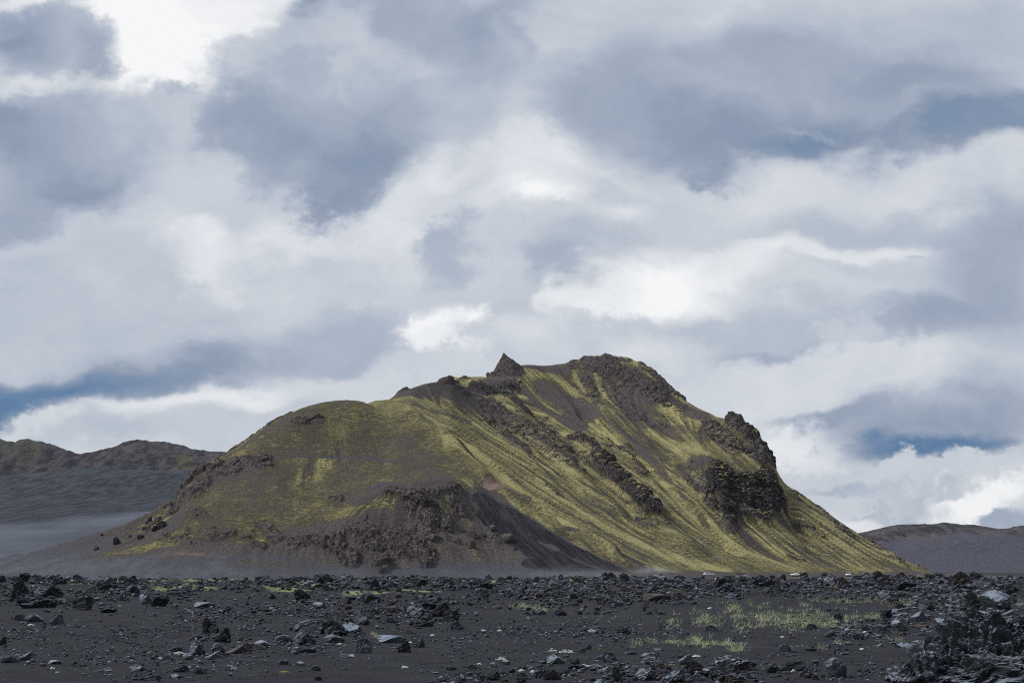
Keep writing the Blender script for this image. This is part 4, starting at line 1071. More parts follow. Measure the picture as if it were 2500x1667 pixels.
J, B, S, SP, R = 'jagged', 'block', 'slab', 'spire', 'round'
NAMED = [
    (48, 1462, 44, 42, J, 0, 'tall black clinker rock at the far left edge of the lava field'), (80, 1484, 88, 30, J, 0, 'broad low black clinker mass below the tall clinker at the far left'), (110, 1457, 66, 32, J, 0, 'rounded brown-black block with dark overhang, third in the far left cluster'),
    (130, 1443, 18, 22, SP, 0, 'small upright black fin on the far left rock cluster'), (198, 1489, 46, 32, J, 0, 'black two-horned rock with a grass wisp right of the far left cluster'), (260, 1496, 42, 12, J, 0, 'flat black rock with a tapering tail on bare sand, left side'),
    (4, 1418, 16, 16, R, 0, 'small round black rock cut by the left edge on the skyline'), (90, 1416, 26, 14, J, 0, 'black skyline rock shaped like a low anvil near the left edge'), (255, 1440, 40, 22, J, 0, 'dark hollow rock in the middle of the left rubble ridge'), (320, 1446, 32, 20, J, 0, 'squat black rock with upright post at the right end of left ridge'),
    (318, 1424, 30, 18, J, 0, 'pointed black crag on the skyline above the left green strip'), (352, 1471, 26, 24, SP, 1, 'pale leaning shard with a flat left face left of centre-left slabs'), (385, 1480, 44, 26, J, 0, 'long black ridge rock trailing down to the right of the pale shard'),
    (46, 1514, 28, 14, J, 0, 'dark jagged rock beside a grey boulder on bare sand, left'), (80, 1518, 34, 18, R, 1, 'blue-grey rounded rock at left on the bare sand'), (136, 1525, 32, 24, B, 1, 'grey capped boulder on small rubble, left side'), (296, 1466, 14, 14, B, 1, 'small grey block standing alone under the left rubble ridge'),
    (5, 1575, 18, 20, J, 0, 'black block cut by the left edge halfway down the field'), (20, 1617, 34, 18, R, 1, 'pale blue-grey rock near the left edge at the bottom'), (62, 1612, 34, 18, B, 1, 'knobbly pale grey rock second from the left edge at the bottom'), (208, 1611, 34, 18, B, 1, 'smooth pale rock with flat base at bottom left'), (132, 1622, 30, 10, S, 1, 'thin pale slab below the pale bottom left rocks'),
    (505, 1545, 24, 36, SP, 0, 'tall black clinker pinnacle left of the grey slabs'), (520, 1545, 30, 22, J, 0, 'ragged black rock leaning on the left pinnacle'), (540, 1568, 40, 32, J, 0, 'large spiky black clinker with overhanging right side near left pinnacle'), (480, 1560, 22, 12, B, 0, 'small black cube rock left of the spiky clinker'),
    (478, 1600, 34, 36, SP, 1, 'upright grey shark-fin rock in the lower left'), (580, 1596, 62, 24, S, 2, 'brown overhanging table rock at lower left of the slabs'), (530, 1600, 34, 28, SP, 1, 'grey leaning shard touching the brown table rock'), (430, 1592, 26, 16, R, 0, 'round black stone left of the shark-fin rock'), (460, 1610, 28, 14, R, 1, 'pale blue rounded rock right of the yellow-white flower clump'), (520, 1606, 40, 14, S, 1, 'low pale rock in front of the brown table rock'), (410, 1610, 24, 12, B, 0, 'black flat stone left of the pale blue rounded rock'),
    (497, 1484, 46, 14, S, 1, 'flat dark table rock with pale top on sand, left of centre'), (455, 1498, 30, 12, J, 1, 'pale sloping rock below the flat dark table rock'), (560, 1498, 36, 12, J, 0, 'long low black rock right of the flat dark table rock'),
    (735, 1465, 36, 26, J, 0, 'black spiky boulder alone on the sand below the dome'), (660, 1462, 22, 14, J, 0, 'small black rock left of the spiky boulder below the dome'), (775, 1425, 24, 22, SP, 0, 'black twin-peak clinker on the skyline rubble below the dome'), (915, 1440, 24, 26, SP, 0, 'black head-shaped pillar rock on the green strip below the cliffs'), (1025, 1432, 34, 20, J, 0, 'rounded black clinker on the skyline right of the pillar rock'), (1078, 1424, 18, 16, SP, 0, 'black leaning spike rock between two skyline clinkers'), (1105, 1434, 20, 14, J, 0, 'black wedge rock right of the leaning spike on the skyline'), (1178, 1436, 44, 20, J, 0, 'broad black clinker above a pale boulder right of centre-left'),
    (1175, 1456, 36, 20, R, 1, 'pale grey domed boulder under a broad black clinker'), (903, 1472, 42, 26, R, 0, 'smooth dark boulder with pale top and black base, centre of the field'), (780, 1486, 32, 16, R, 1, 'pale grey domed stone left of the smooth dark boulder'), (848, 1474, 16, 18, SP, 0, 'small upright black fin left of the smooth dark boulder'),
    (775, 1538, 118, 24, S, 1, 'largest flat pale grey slab in the middle of the field'), (815, 1550, 64, 34, J, 0, 'black ragged rock piled against the right end of the largest slab'), (880, 1524, 46, 22, B, 0, 'dark block behind the right end of the largest slab'), (740, 1574, 52, 34, J, 1, 'grey gnarled rock in front of the left end of the largest slab'), (690, 1572, 44, 20, R, 1, 'grey rounded rock left of the gnarled grey rock'), (815, 1568, 42, 18, R, 1, 'grey rounded rock under the black ragged rock'), (860, 1544, 44, 22, S, 1, 'tilted grey plate to the right of the black ragged rock'),
    (885, 1594, 40, 36, J, 1, 'grey rock slanting down to the right like a lying head'), (880, 1562, 24, 18, J, 1, 'small grey knob above the slanting grey rock'), (955, 1570, 62, 18, S, 1, 'wide flat grey slab right of the slanting grey rock'), (1020, 1580, 32, 28, J, 1, 'grey upright lump at the right end of the wide slab'), (985, 1592, 32, 26, J, 0, 'black pointed clinker in front of the wide flat slab'), (843, 1606, 30, 10, S, 1, 'small pale slab with white flowers beside it'), (745, 1593, 42, 14, B, 0, 'black low block in front of the gnarled grey rock'), (640, 1578, 34, 14, R, 1, 'pale rounded stone left of the grey rocks in the middle'), (770, 1589, 30, 12, B, 1, 'pale wedge stone right of the black low block'), (638, 1585, 26, 10, B, 0, 'flat black stone under the pale rounded stone in the middle'),
    (1015, 1502, 52, 26, J, 1, 'grey pointed rock at the left end of the central clinker pile'), (1075, 1505, 46, 32, J, 0, 'black clinker lump in the middle of the central pile'), (1100, 1518, 40, 28, J, 0, 'black clinker lump at the right end of the central pile'), (1045, 1488, 40, 20, J, 0, 'dark rough rock on top of the central pile'), (958, 1520, 34, 14, J, 0, 'low black rock left of the central pile'), (1115, 1536, 32, 18, J, 0, 'small black rock below the right end of the central pile'), (1035, 1530, 40, 16, J, 0, 'twin-humped dark rock below the central pile'), (1000, 1546, 30, 8, S, 2, 'thin brown plate below the central pile'),
    (1473, 1416, 24, 18, J, 0, 'black horned rock on the skyline left of the dust'), (1495, 1414, 18, 12, J, 0, 'black rounded rock right of the horned skyline rock'), (1422, 1457, 14, 16, B, 0, 'small upright black block in the rubble right of centre'), (1530, 1445, 36, 10, S, 2, 'thin dark ledge rock in the rubble right of centre'), (1330, 1452, 30, 12, S, 2, 'pale brown plate in the rubble right of centre'), (1315, 1458, 22, 12, J, 2, 'round brown rock at the left edge of the right rubble'),
    (1650, 1462, 34, 14, S, 2, 'dark overhanging slab in the rubble below the parked cars'), (1700, 1435, 30, 14, S, 1, 'pale table rock in the right rubble band'), (1605, 1468, 60, 18, S, 2, 'layered brown slab sloping down to the right in the right rubble band'), (1765, 1440, 44, 32, J, 0, 'tall black craggy stack below the parked cars'), (1790, 1448, 62, 24, J, 0, 'dark slumped rock right of the tall craggy stack'), (1820, 1425, 50, 20, R, 1, 'smooth blue-grey domed boulder on the skyline left of the white cars'), (1866, 1432, 58, 26, J, 0, 'dark ridge of clinker right of the blue-grey domed boulder'), (1795, 1460, 36, 14, J, 0, 'black low rock under the dark slumped rock'),
    (1910, 1420, 22, 18, J, 0, 'black rounded lump in front of the half hidden white car'), (1965, 1413, 22, 16, J, 0, 'dark skyline lump between the two white cars'), (2013, 1412, 16, 14, J, 0, 'small pointed rock left of the white car in the open'), (2024, 1420, 22, 18, J, 0, 'black tilted rock under the pointed rock by the white car'), (2064, 1432, 30, 22, J, 0, 'black round-shouldered clinker right below the white car'), (2150, 1421, 34, 26, J, 0, 'tall black rock with a beak on the right skyline'), (2155, 1430, 24, 14, R, 1, 'grey lump at the foot of the beaked rock'), (2195, 1416, 44, 18, J, 2, 'brown-black rock right of the beaked rock on the skyline'), (2115, 1412, 20, 14, J, 1, 'grey pointed rock left of the beaked rock'), (2215, 1440, 50, 22, J, 0, 'broad black rock below the brown-black skyline rock'), (2300, 1412, 40, 14, J, 0, 'low black skyline mound beside the far right hill'),
    (2352, 1432, 66, 34, J, 2, 'big layered brown-black rock on the right skyline'), (2385, 1416, 28, 20, J, 0, 'black knob on top of the big layered rock'), (2410, 1436, 60, 22, J, 0, 'black shoulder rock right of the big layered rock'), (2330, 1448, 56, 20, J, 0, 'dark rock at the foot of the big layered rock'),
    (2165, 1462, 34, 20, B, 1, 'grey-topped boulder at the right end of the grass'), (2172, 1467, 24, 12, R, 1, 'rounded grey stone under the grey-topped boulder'), (2320, 1488, 62, 34, J, 1, 'large grey and black rock in the right heap'), (2380, 1485, 54, 36, J, 0, 'black cracked boulder in the middle of the right heap'), (2445, 1488, 72, 42, R, 1, 'large pale grey domed boulder in the right heap'), (2265, 1490, 40, 18, J, 0, 'black rock at the left foot of the right heap'), (2395, 1455, 30, 16, B, 1, 'grey block on the crest of the right heap'),
    (2205, 1512, 50, 26, J, 1, 'grey rock with pale face right of the long grass'), (2172, 1508, 36, 22, J, 0, 'black leaning rock at the right end of the long grass'), (2245, 1516, 38, 22, B, 1, 'square grey boulder with pale top right of the grass'), (2047, 1514, 20, 16, R, 0, 'small dark round rock standing in the grass'), (2046, 1524, 18, 9, R, 1, 'small grey stone in front of the dark round rock in the grass'), (1985, 1536, 26, 14, SP, 0, 'black leaning shard below the grass'), (2030, 1555, 34, 16, R, 1, 'pale domed stone in the rubble below the grass'), (2150, 1546, 42, 20, R, 1, 'grey rounded boulder in front of the white tuft on the right'), (2100, 1560, 32, 18, R, 0, 'dark round rock near white flowers right of centre'), (2195, 1532, 30, 18, R, 1, 'pale wedge rock above the grey rounded boulder'), (2210, 1540, 24, 14, J, 0, 'black rock right of the pale wedge rock'), (2075, 1535, 26, 12, J, 1, 'grey stone left of the pale wedge rock'), (2255, 1534, 40, 12, J, 2, 'brown low rock on open sand on the right'), (2300, 1520, 26, 12, B, 1, 'flat grey stone by the right heap'), (2470, 1502, 40, 14, S, 1, 'dark flat slab near the right edge'),
    (1916, 1590, 30, 16, R, 1, 'grey round rock alone on sand right of the grass tufts'), (1980, 1589, 26, 9, B, 0, 'flat dark stone near the round rock on sand'), (2055, 1597, 32, 14, J, 1, 'grey-topped black rock on the open sand'), (2150, 1578, 22, 7, S, 1, 'thin grey plate on the open sand'), (2210, 1580, 38, 12, J, 1, 'low rough grey rock left of the big outcrop'),
    (2046, 1654, 58, 44, B, 1, 'blue-grey angular boulder alone on sand left of the big outcrop'), (1950, 1637, 58, 22, J, 0, 'flat-topped black clinker with lichen left of the angular boulder'), (1886, 1642, 28, 18, J, 0, 'dark block at the left of the flat-topped clinker'), (1970, 1652, 44, 14, S, 2, 'brown plate in front of the flat-topped clinker'), (1992, 1659, 20, 10, J, 0, 'small black stone right of the brown plate'),
    (1355, 1620, 40, 20, B, 1, 'grey boulder with pale top near white flowers at the bottom'), (1490, 1617, 32, 22, J, 0, 'black arched rock at the bottom middle'), (1405, 1621, 26, 14, J, 0, 'small black rock between the grey boulder and the arched rock'), (1590, 1617, 48, 22, J, 1, 'pale pointed rock at the bottom middle'), (1405, 1634, 46, 12, J, 0, 'long low black rock at bottom middle'), (1675, 1622, 36, 22, B, 1, 'blue-grey cracked rock at the bottom middle right'), (1700, 1636, 50, 22, J, 0, 'black low rock right of the cracked rock'), (1800, 1634, 96, 30, J, 1, 'wide arched lava shell with a dark hollow at the bottom'), (1580, 1660, 52, 32, J, 1, 'grey knobbly boulder at the bottom edge'), (1650, 1666, 60, 28, J, 1, 'pale cracked boulder at the bottom edge'), (1490, 1664, 40, 36, J, 1, 'blue-grey upright lump at the bottom edge'), (1460, 1636, 34, 14, B, 1, 'pale wedge above the blue-grey upright lump'),
    (1350, 1660, 40, 24, J, 0, 'black rough boulder at the bottom edge left of the lump'), (1280, 1657, 36, 14, J, 0, 'low black rock at bottom edge below small white flowers'), (1760, 1664, 50, 24, J, 0, 'black spiny boulder at the bottom edge right'), (1800, 1664, 44, 18, J, 1, 'grey boulder at the bottom edge right of the spiny one'), (1680, 1650, 40, 18, J, 0, 'black hollow rock above the pale cracked boulder'), (1310, 1650, 24, 12, J, 1, 'small grey rock among black ones at the bottom edge'),
    (770, 1637, 22, 12, R, 1, 'pale rounded stone on bare sand at lower left centre'), (776, 1660, 16, 12, R, 0, 'small black round stone at the bottom left centre'), (735, 1624, 20, 9, R, 1, 'small pale pebble rock left of the bare sand'), (1100, 1635, 26, 9, J, 0, 'low black stone on bare sand at bottom centre'), (1155, 1632, 22, 10, B, 0, 'dark block stone right of the low black stone'), (1205, 1660, 34, 20, J, 0, 'black boulder at the bottom edge right of bare sand'), (1170, 1662, 26, 14, J, 0, 'dark rough stone left of the black bottom boulder'),
    (690, 1622, 26, 12, J, 1, 'grey knobby stone in the lower left pebbles'), (560, 1636, 30, 12, J, 1, 'pale irregular stone at bottom left of the pebbles'), (330, 1660, 46, 20, J, 1, 'pale grey clump rock at bottom left edge'), (335, 1638, 36, 14, B, 1, 'pale flat rock above the pale clump rock at bottom left'), (250, 1640, 40, 10, S, 1, 'long pale slab at bottom left'), (440, 1640, 36, 14, J, 0, 'dark rough stone right of the pale flat rock'), (370, 1664, 40, 14, J, 0, 'dark stone at the bottom edge right of the pale clump rock'), (430, 1655, 26, 10, B, 1, 'small pale block near the bottom edge at left'), (490, 1645, 34, 12, J, 0, 'dark flat stone left of the pale irregular stone'),
    (1740, 1540, 30, 14, J, 0, 'dark stone among small rocks left of the long grass'), (1530, 1549, 28, 14, J, 0, 'black stone below the sparse grass at right centre'), (1450, 1547, 28, 10, R, 1, 'pale stone in the small rocks at right centre'), (1435, 1585, 20, 12, J, 0, 'black stone on sand below the small rocks right of centre'), (1420, 1592, 18, 10, R, 1, 'grey stone leaning on a black stone right of centre'), (1540, 1597, 28, 6, S, 0, 'thin black plate on the sand right of centre'), (1610, 1588, 26, 6, S, 0, 'thin black flake below the row of grass tufts'),
    (1655, 1478, 14, 6, J, 0, 'small black stone on sand below the layered slab'), (1370, 1502, 26, 14, J, 0, 'black stone at the lower left of the right rubble'), (1320, 1500, 24, 14, B, 1, 'grey pyramid stone at the left of the right rubble'),
]
for i, (u, v, w, h, kd, mi, lab) in enumerate(NAMED):
    put_rock(u, v, w * 1.12, h * 1.1, kd, mi, lab, None, i)

# more clinker of the same kind in the heaps: alike rocks of one heap share their label and group
HEAPS = [(150, 1420, 160, 6, 12, 12, 26, 'black clinker among the rubble on the skyline at far left', 'clinkers on the far left skyline'),
         (1250, 1420, 620, 7, 26, 12, 27, 'black clinker in the rubble band below the front cliffs', 'clinkers below the front cliffs'),
         (900, 1488, 200, 24, 16, 10, 22, 'dark rough rock in the rubble around the central pile', 'rocks around the central pile'),
         (1500, 1450, 220, 20, 18, 10, 22, 'dark rough rock in the rubble right of the small green tufts', 'rocks of the right centre rubble'),
         (1850, 1424, 380, 9, 24, 13, 30, 'black clinker in the rubble band in front of the cars', 'clinkers in front of the cars'),
         (2390, 1460, 120, 44, 22, 14, 34, 'dark rough rock of the heap along the right edge', 'rocks of the right heap'),
         (1560, 1648, 300, 18, 16, 16, 36, 'dark rough rock of the row along the bottom edge', 'rocks along the bottom edge')]
for (u, v, ru, rv, n, s0, s1_, lab, grp) in HEAPS:
    for k in range(n):
        w = rng.uniform(s0, s1_); uu_, vv_ = u + rng.uniform(-1, 1) * ru, v + rng.uniform(-1, 1) * rv
        if uu_ > 2520 or vv_ > 1672 or (vv_ < 1426 and min(abs(uu_ - q) for q in CARU) < 22): continue
        put_rock(uu_, max(vv_, 1411), w * 1.3, w * rng.uniform(.5, .95), ('jagged', 'jagged', 'jagged', 'block', 'spire')[rng.integers(5)], (0, 0, 2, 0, 1)[rng.integers(5)], lab, grp, int(rng.integers(99)))

# ------------------------------------------------------------------ the big outcrop at bottom right, near the camera
def lump(center_px, w, h, depth_k, seed, d, tilt=0.0, flute=.25, rough=.5, sub=6):
    r = np.random.default_rng(seed); off = r.uniform(0, 99, 3)
    v, f = ICO[sub]; w_ = v.copy()
    for _ in range(8):
        n = r.normal(size=3); n /= np.linalg.norm(n); cpl = r.uniform(.55, .85)
        dd = w_ @ n; w_ -= np.where(dd > cpl, dd - cpl, 0)[:, None] * n * .85
    q = v + .3 * np.stack([perlin(v * 1.6 + off), perlin(v * 1.6 + off + 9), perlin(v * 1.6 + off + 18)], 1)
    ax = np.array((math.cos(tilt), .0, math.sin(tilt)))
    qa = q - (q @ ax)[:, None] * ax * .72                     # flow lines along the tilt
    rad = 1 + rough * (ridged(q * 1.2 + off, 2, .6) - .3) + flute * (ridged(qa * 2.6 + off, 3, .62) - .2) + .09 * ridged(q * 7 + off, 3, .6) + .035 * perlin(q * 22 + off)
    w_ = w_ * rad[:, None]
    c = pix(center_px[0], center_px[1], d)
    s = d / F
    return w_ * np.array((w * .5 * s, w * .5 * s * depth_k, h * .5 * s)) + c, f


def outcrop(name, lumps, mat, label, smooth_=False):
    vs, fs, n = [], [], 0
    for a in lumps:
        v, f = lump(*a); vs.append(v); fs.append(f + n); n += len(v)
    return tag(link(name, mesh_from(name, np.concatenate(vs), np.concatenate(fs), [mat], None, smooth_)), label, 'rock')


D0 = 36.5
outcrop('lava_outcrop', [((2405, 1640), 235, 235, .8, 4, D0, 1.05, .24, .26), ((2330, 1650), 140, 130, .8, 9, D0 - .5, .9, .4, .4), ((2490, 1650), 140, 170, .8, 14, D0 - .3, 1.9, .25, .3), ((2410, 1665), 220, 110, .7, 21, D0 - 1.2, .3, .3, .4), ((2310, 1595), 70, 52, .8, 33, D0 + .5, .8, .3, .4)],
        m_outcrop, 'huge gnarled black and grey lava outcrop in the bottom right corner')
outcrop('lava_rock', [((2205, 1652), 72, 66, .8, 51, D0 - .6, .2, .2, .3, 5), ((2250, 1650), 90, 90, .8, 55, D0 - .8, .9, .3, .4, 5)], m_grey, 'knobbed grey rock at the lower left foot of the huge outcrop')
outcrop('lava_rock', [((2250, 1594), 66, 56, .8, 61, D0 + 1.2, .2, .06, .14, 5)], m_grey, 'smooth blue-grey block leaning on the left of the huge outcrop', False)
outcrop('lava_rock', [((2320, 1545), 44, 40, .9, 71, D0 + 4, .6, .25, .35, 5)], m_grey, 'small pale grey rock behind the left shoulder of the huge outcrop')
outcrop('lava_rock', [((2460, 1540), 90, 60, .9, 77, D0 + 5, .6, .3, .5, 5)], m_black, 'dark rough rock behind the right shoulder of the huge outcrop')

# ------------------------------------------------------------------ boulders on the mountain's foot
BOULD = [((1155, 1322), 30, 18, R, 'rounded brown boulder on scree right of the front cliffs'), ((1180, 1318), 18, 12, B, 'small brown boulder beside the rounded one on the scree'), ((1245, 1322), 32, 18, R, 'rightmost large boulder on the dark scree fan'), ((1215, 1312), 14, 10, B, 'small boulder between two large ones on the scree'), ((1148, 1342), 26, 18, J, 'jagged boulder below the rounded brown boulder'), ((1062, 1332), 30, 14, R, 'boulder at the foot of the front cliffs on grey sand'), ((1204, 1298), 18, 12, R, 'upper boulder of the scree fan under the cliffs'), ((1258, 1345), 10, 7, R, 'tiny boulder low on the dark scree'), ((930, 1400), 10, 8, B, 'orange-brown stone at the tip of the front crag'),
         ((283, 1330), 17, 17, B, 'square black boulder on the left talus'), ((362, 1288), 18, 22, J, 'dark upright boulder on the greenish left talus'), ((392, 1294), 24, 18, J, 'dark boulder right of the upright boulder on left talus'), ((378, 1300), 18, 14, J, 'dark boulder wedged below two others on left talus'), ((342, 1316), 20, 13, R, 'low dark boulder above the greenish patch'), ((318, 1312), 10, 7, B, 'tiny black boulder on the greenish patch'), ((248, 1308), 8, 6, B, 'small black stone high on the left talus'), ((235, 1342), 14, 9, J, 'brown stone left of the square black boulder'), ((1100, 1310), 20, 14, J, 'brown block just right of the cliff foot'), ((1118, 1330), 16, 12, J, 'brown stone below the block by the cliff foot'), ((958, 962), 1, 1, R, '')]
FMZ = Field(MX[0], MY[0], .8, Z)
for i, (uv, w, h, kd, lab) in enumerate(BOULD):
    if not lab: continue
    p = hit(*uv); p = np.array((p[0], p[1], FMZ(p[0], p[1])))
    put_rock(0, 0, w * 1.1, h * 1.15, kd, 0 if 'black' in lab or 'dark' in lab and 'scree' not in lab else 3, lab, None, i, name='boulder', at=p)

# ------------------------------------------------------------------ grass
M = Mat('dune_grass', rough=.7, spec=.2)
gt = M.attr('tone'); hgt = M.attr('height')
c = M.mix(M.map(gt, .2, .8), (.22, .27, .12), (.48, .50, .32))
c = M.mix(M.map(hgt, .0, .35, .75, 0), c, (.42, .39, .26))
M.b.inputs['Transmission Weight'].default_value = 0
m_grass = M.color(c)


def blades(specs):
    """specs: list of (base point, height m, lean x, lean y, width m, tone)"""
    n = len(specs)
    Bp = np.array([s[0] for s in specs]); h = np.array([s[1] for s in specs]); lx = np.array([s[2] for s in specs]); ly = np.array([s[3] for s in specs]); wd = np.array([s[4] for s in specs]); tn = np.array([s[5] for s in specs])
    an = rng.uniform(-.9, .9, n); dx, dy = np.cos(an), np.sin(an)
    vs, hv = [], []
    for t in (0., .4, .75, 1.):
        c_ = Bp + np.stack([lx * h * t ** 1.8, ly * h * t ** 1.8, h * (t - .18 * t * t * (np.hypot(lx, ly)))], 1) - np.array((0, 0, .03))
        w = wd * (1 - t) ** .6 * .5
        off = np.stack([dx * w, dy * w, 0 * w], 1)
        vs += [c_ - off, c_ + off]; hv += [np.full(n, t)] * 2
    V = np.stack(vs, 1).reshape(-1, 3); H = np.stack(hv, 1).ravel(); T = np.repeat(tn, 8)
    f = np.concatenate([np.arange(n)[:, None] * 8 + np.array(q) for q in ((0, 1, 3, 2), (2, 3, 5, 4), (4, 5, 7, 6))])
    return V, f, dict(tone=T, height=H)


def line_blades(pts, rv, n, hp):
    pts = np.array(pts, float); seg = np.linalg.norm(np.diff(pts, axis=0), axis=1); cum = np.concatenate([[0], np.cumsum(seg)])
    nt = max(3, n // 11); tu = rng.uniform(-.05, 1.05, nt) * cum[-1]
    U = np.interp(tu, cum, pts[:, 0]) + rng.normal(size=nt) * 3; Vv = np.interp(tu, cum, pts[:, 1]) + rng.normal(size=nt) * rv * .95
    P = ground_hits(U, np.maximum(Vv, 1412))
    out = []
    for p in P:
        k = rng.integers(3, 14); px = p[1] / F; hh = hp * px * rng.uniform(.55, 1.1); tone = rng.uniform(0, 1); r0 = 5.0 * px
        for _ in range(k):
            q = p + np.array((rng.normal() * r0, rng.normal() * r0 * 1.5, 0)); q[2] = p[2]
            out.append((q, hh * rng.uniform(.3, 1.1), rng.normal() * .75 + .15, rng.normal() * .6, max(.012, 0.85 * px * rng.uniform(.6, 1.2)), np.clip(tone + rng.normal() * .25, 0, 1)))
    return out


specs = []
for (pts, rv, n, hp) in GRASS: specs += line_blades(pts, rv, int(n * 2.2), hp * 1.0)
for (u, v, ru, rv) in GREEN[:-2]:
    specs += line_blades([(u - ru * .8, v), (u + ru * .8, v)], rv * .9, int(ru * 1.3), 4.2)
V, f, at = blades(specs)
o = link('grass', mesh_from('grass', V, f, [m_grass], at))
tag(o, 'sparse pale green dune grass growing in the black sand', 'grass', kind='stuff')

# ------------------------------------------------------------------ white flower cushions
m_petal = Mat('white_petals', rough=.6); m_petal = m_petal.color((.86, .86, .85))
M = Mat('cushion_leaves', rough=.9); m_cush = M.color(M.mix(M.noise(14., 4), (.05, .065, .03), (.11, .12, .06)))
FLOW = [((1349, 1591), 18, 8, 'small clump of white flowers left of a longer clump on bare sand'), ((1382, 1595), 36, 9, 'longest clump of white flowers on bare sand at lower centre'), ((1222, 1613), 26, 9, 'round white flower clump on open sand at lower centre'), ((988, 1632), 18, 7, 'white flower clump alone on bare sand below the grey slabs'), ((858, 1603), 16, 6, 'white flowers beside the small pale slab'), ((1701, 1604), 18, 6, 'white flower clump on bare sand below the grass tufts'), ((438, 1597), 26, 7, 'yellow-white flower clump by the upright shark-fin rock'), ((1272, 1639), 16, 6, 'white flowers at the bottom edge among black rocks'), ((1300, 1642), 14, 6, 'white flowers right of others among black bottom rocks'), ((1425, 1626), 16, 5, 'white flowers along a long low black rock'), ((1440, 1627), 10, 4, 'tiny white flowers at the end of the long low rock'), ((870, 1532), 18, 5, 'white flowers behind the tilted grey plate'), ((1002, 1570), 10, 5, 'white flowers between wide slab and upright lump'), ((828, 1574), 10, 5, 'white flowers under the grey rounded rock in the middle'), ((2112, 1544), 10, 4, 'white flowers by the dark round rock on the right'), ((2105, 1586), 12, 4, 'white flowers on open sand right of the round rock'), ((2268, 1562), 14, 5, 'white flowers behind the smooth blue-grey block'), ((1910, 1556), 8, 3, 'tiny white flowers below the long grass'), ((1733, 1486), 9, 4, 'white flowers on the sand slope above the grass'), ((1220, 1541), 12, 4, 'white flowers in small stones right of the central pile'), ((1180, 1540), 10, 4, 'white flowers left of others by the central pile'), ((1055, 1552), 10, 4, 'white flowers right of the upright grey lump'), ((1937, 1640), 10, 6, 'yellowish flowers in front of the flat-topped clinker'), ((75, 1527), 14, 4, 'white flowers in front of the blue-grey rock at left'), ((1170, 1622), 10, 4, 'small white flowers left of the round flower clump'), ((128, 1632), 10, 4, 'white flowers by the thin pale slab at bottom left')]
iv5, if5 = ICO[1]
for (uv, w, h, lab) in FLOW:
    p = ground_hit(*uv); px = p[1] / F
    n = int(8 + w * 1.5); vs, fs, k = [], [], 0
    for j in range(n):
        a, r_ = rng.uniform(0, 6.283), math.sqrt(rng.random())
        c_ = np.array((math.cos(a) * r_ * w * .5 * px, math.sin(a) * r_ * w * .4 * px, h * px * (.35 + .7 * (1 - r_ * r_)) * rng.uniform(.5, 1.1)))
        s = px * rng.uniform(1.1, 1.8)
        b_ = np.concatenate([iv5 * np.array((s * .35, s * .35, s * .2))] + [iv5 * np.array((s * .5, s * .5, s * .28)) + np.array((math.cos(t_) * s * .75, math.sin(t_) * s * .75, s * .1)) for t_ in np.arange(5) * 1.2566])
        vs.append(b_ + c_); fs.append(np.concatenate([if5 + 42 * 0 + q * len(iv5) for q in range(6)]) + k); k += len(b_)
    root = bpy.data.objects.new('flower_clump', None); C.collection.objects.link(root); root.location = p
    tag(root, lab, 'flowers', 'white flower clumps on the sand')
    link('blossoms', mesh_from('blossoms', np.concatenate(vs), np.concatenate(fs), [m_petal], None, True), root)
    cv, cf = ICO[3]
    cv = cv * (1 + .3 * perlin(cv * 3 + uv[0])[:, None]) * np.array((w * .42 * px, w * .34 * px, h * .5 * px))
    link('leaves', mesh_from('leaves', cv, cf, [m_cush], None, False), root)

# small yellow-green moss cushions
m_mc = Mat('moss_cushion', rough=1.0); m_mc = m_mc.color((.16, .17, .05))
for (uv, w, lab) in [((1563, 1524), 12, 'yellow-green moss cushion on sand near the sparse grass'), ((1056, 1640), 10, 'yellow-green moss cushion on bare sand at bottom centre'), ((695, 1641), 26, 'olive moss cushion in the lower left pebbles'), ((1640, 1622), 18, 'moss cushion by the blue-grey cracked rock'), ((1465, 1584), 12, 'moss cushion on sand right of the black stone')]:
    p = ground_hit(*uv); px = p[1] / F; cv, cf = ICO[4]
    cv = cv * (1 + .25 * perlin(cv * 4 + uv[0])[:, None] + .1 * perlin(cv * 14)[:, None]) * np.array((w * .5 * px, w * .45 * px, w * .16 * px))
    o = link('moss_cushion', mesh_from('moss_cushion', cv, cf, [m_mc], None, False)); o.location = p
    tag(o, lab, 'moss')

# ------------------------------------------------------------------ cars on the track at the foot of the mountain
m_tyre = Mat('tyre_rubber', rough=.9).color((.02, .02, .02)); m_rim = Mat('rim_metal', rough=.4).color((.4, .4, .42)); m_glass = Mat('dark_car_glass', rough=.08, spec=.6).color((.015, .018, .022)); m_lamp = Mat('lamp_glass', rough=.15, spec=.6).color((.7, .7, .68)); m_red = Mat('red_lamp', rough=.3).color((.35, .02, .02)); m_trim = Mat('black_trim', rough=.7).color((.03, .03, .03))
m_white = Mat('white_car_paint', rough=.35, spec=.5).color((.80, .80, .80)); m_silver = Mat('pale_car_paint', rough=.35, spec=.5).color((.48, .50, .53))


def loft(sections, close=True):
    """sections: list of closed rings (k, 3) joined into a skin with capped ends"""
    k = len(sections[0]); V = np.concatenate(sections); f = []
    for i in range(len(sections) - 1):
        for j in range(k):
            a, b = i * k + j, i * k + (j + 1) % k
            f.append((a, b, b + k, a + k))
    bm = bmesh.new(); vv = [bm.verts.new(p) for p in V]
    for q in f: bm.faces.new([vv[x] for x in q])
    bm.faces.new([vv[x] for x in range(k)][::-1]); bm.faces.new([vv[x] for x in range((len(sections) - 1) * k, len(sections) * k)])
    bmesh.ops.recalc_face_normals(bm, faces=bm.faces)
    return bm


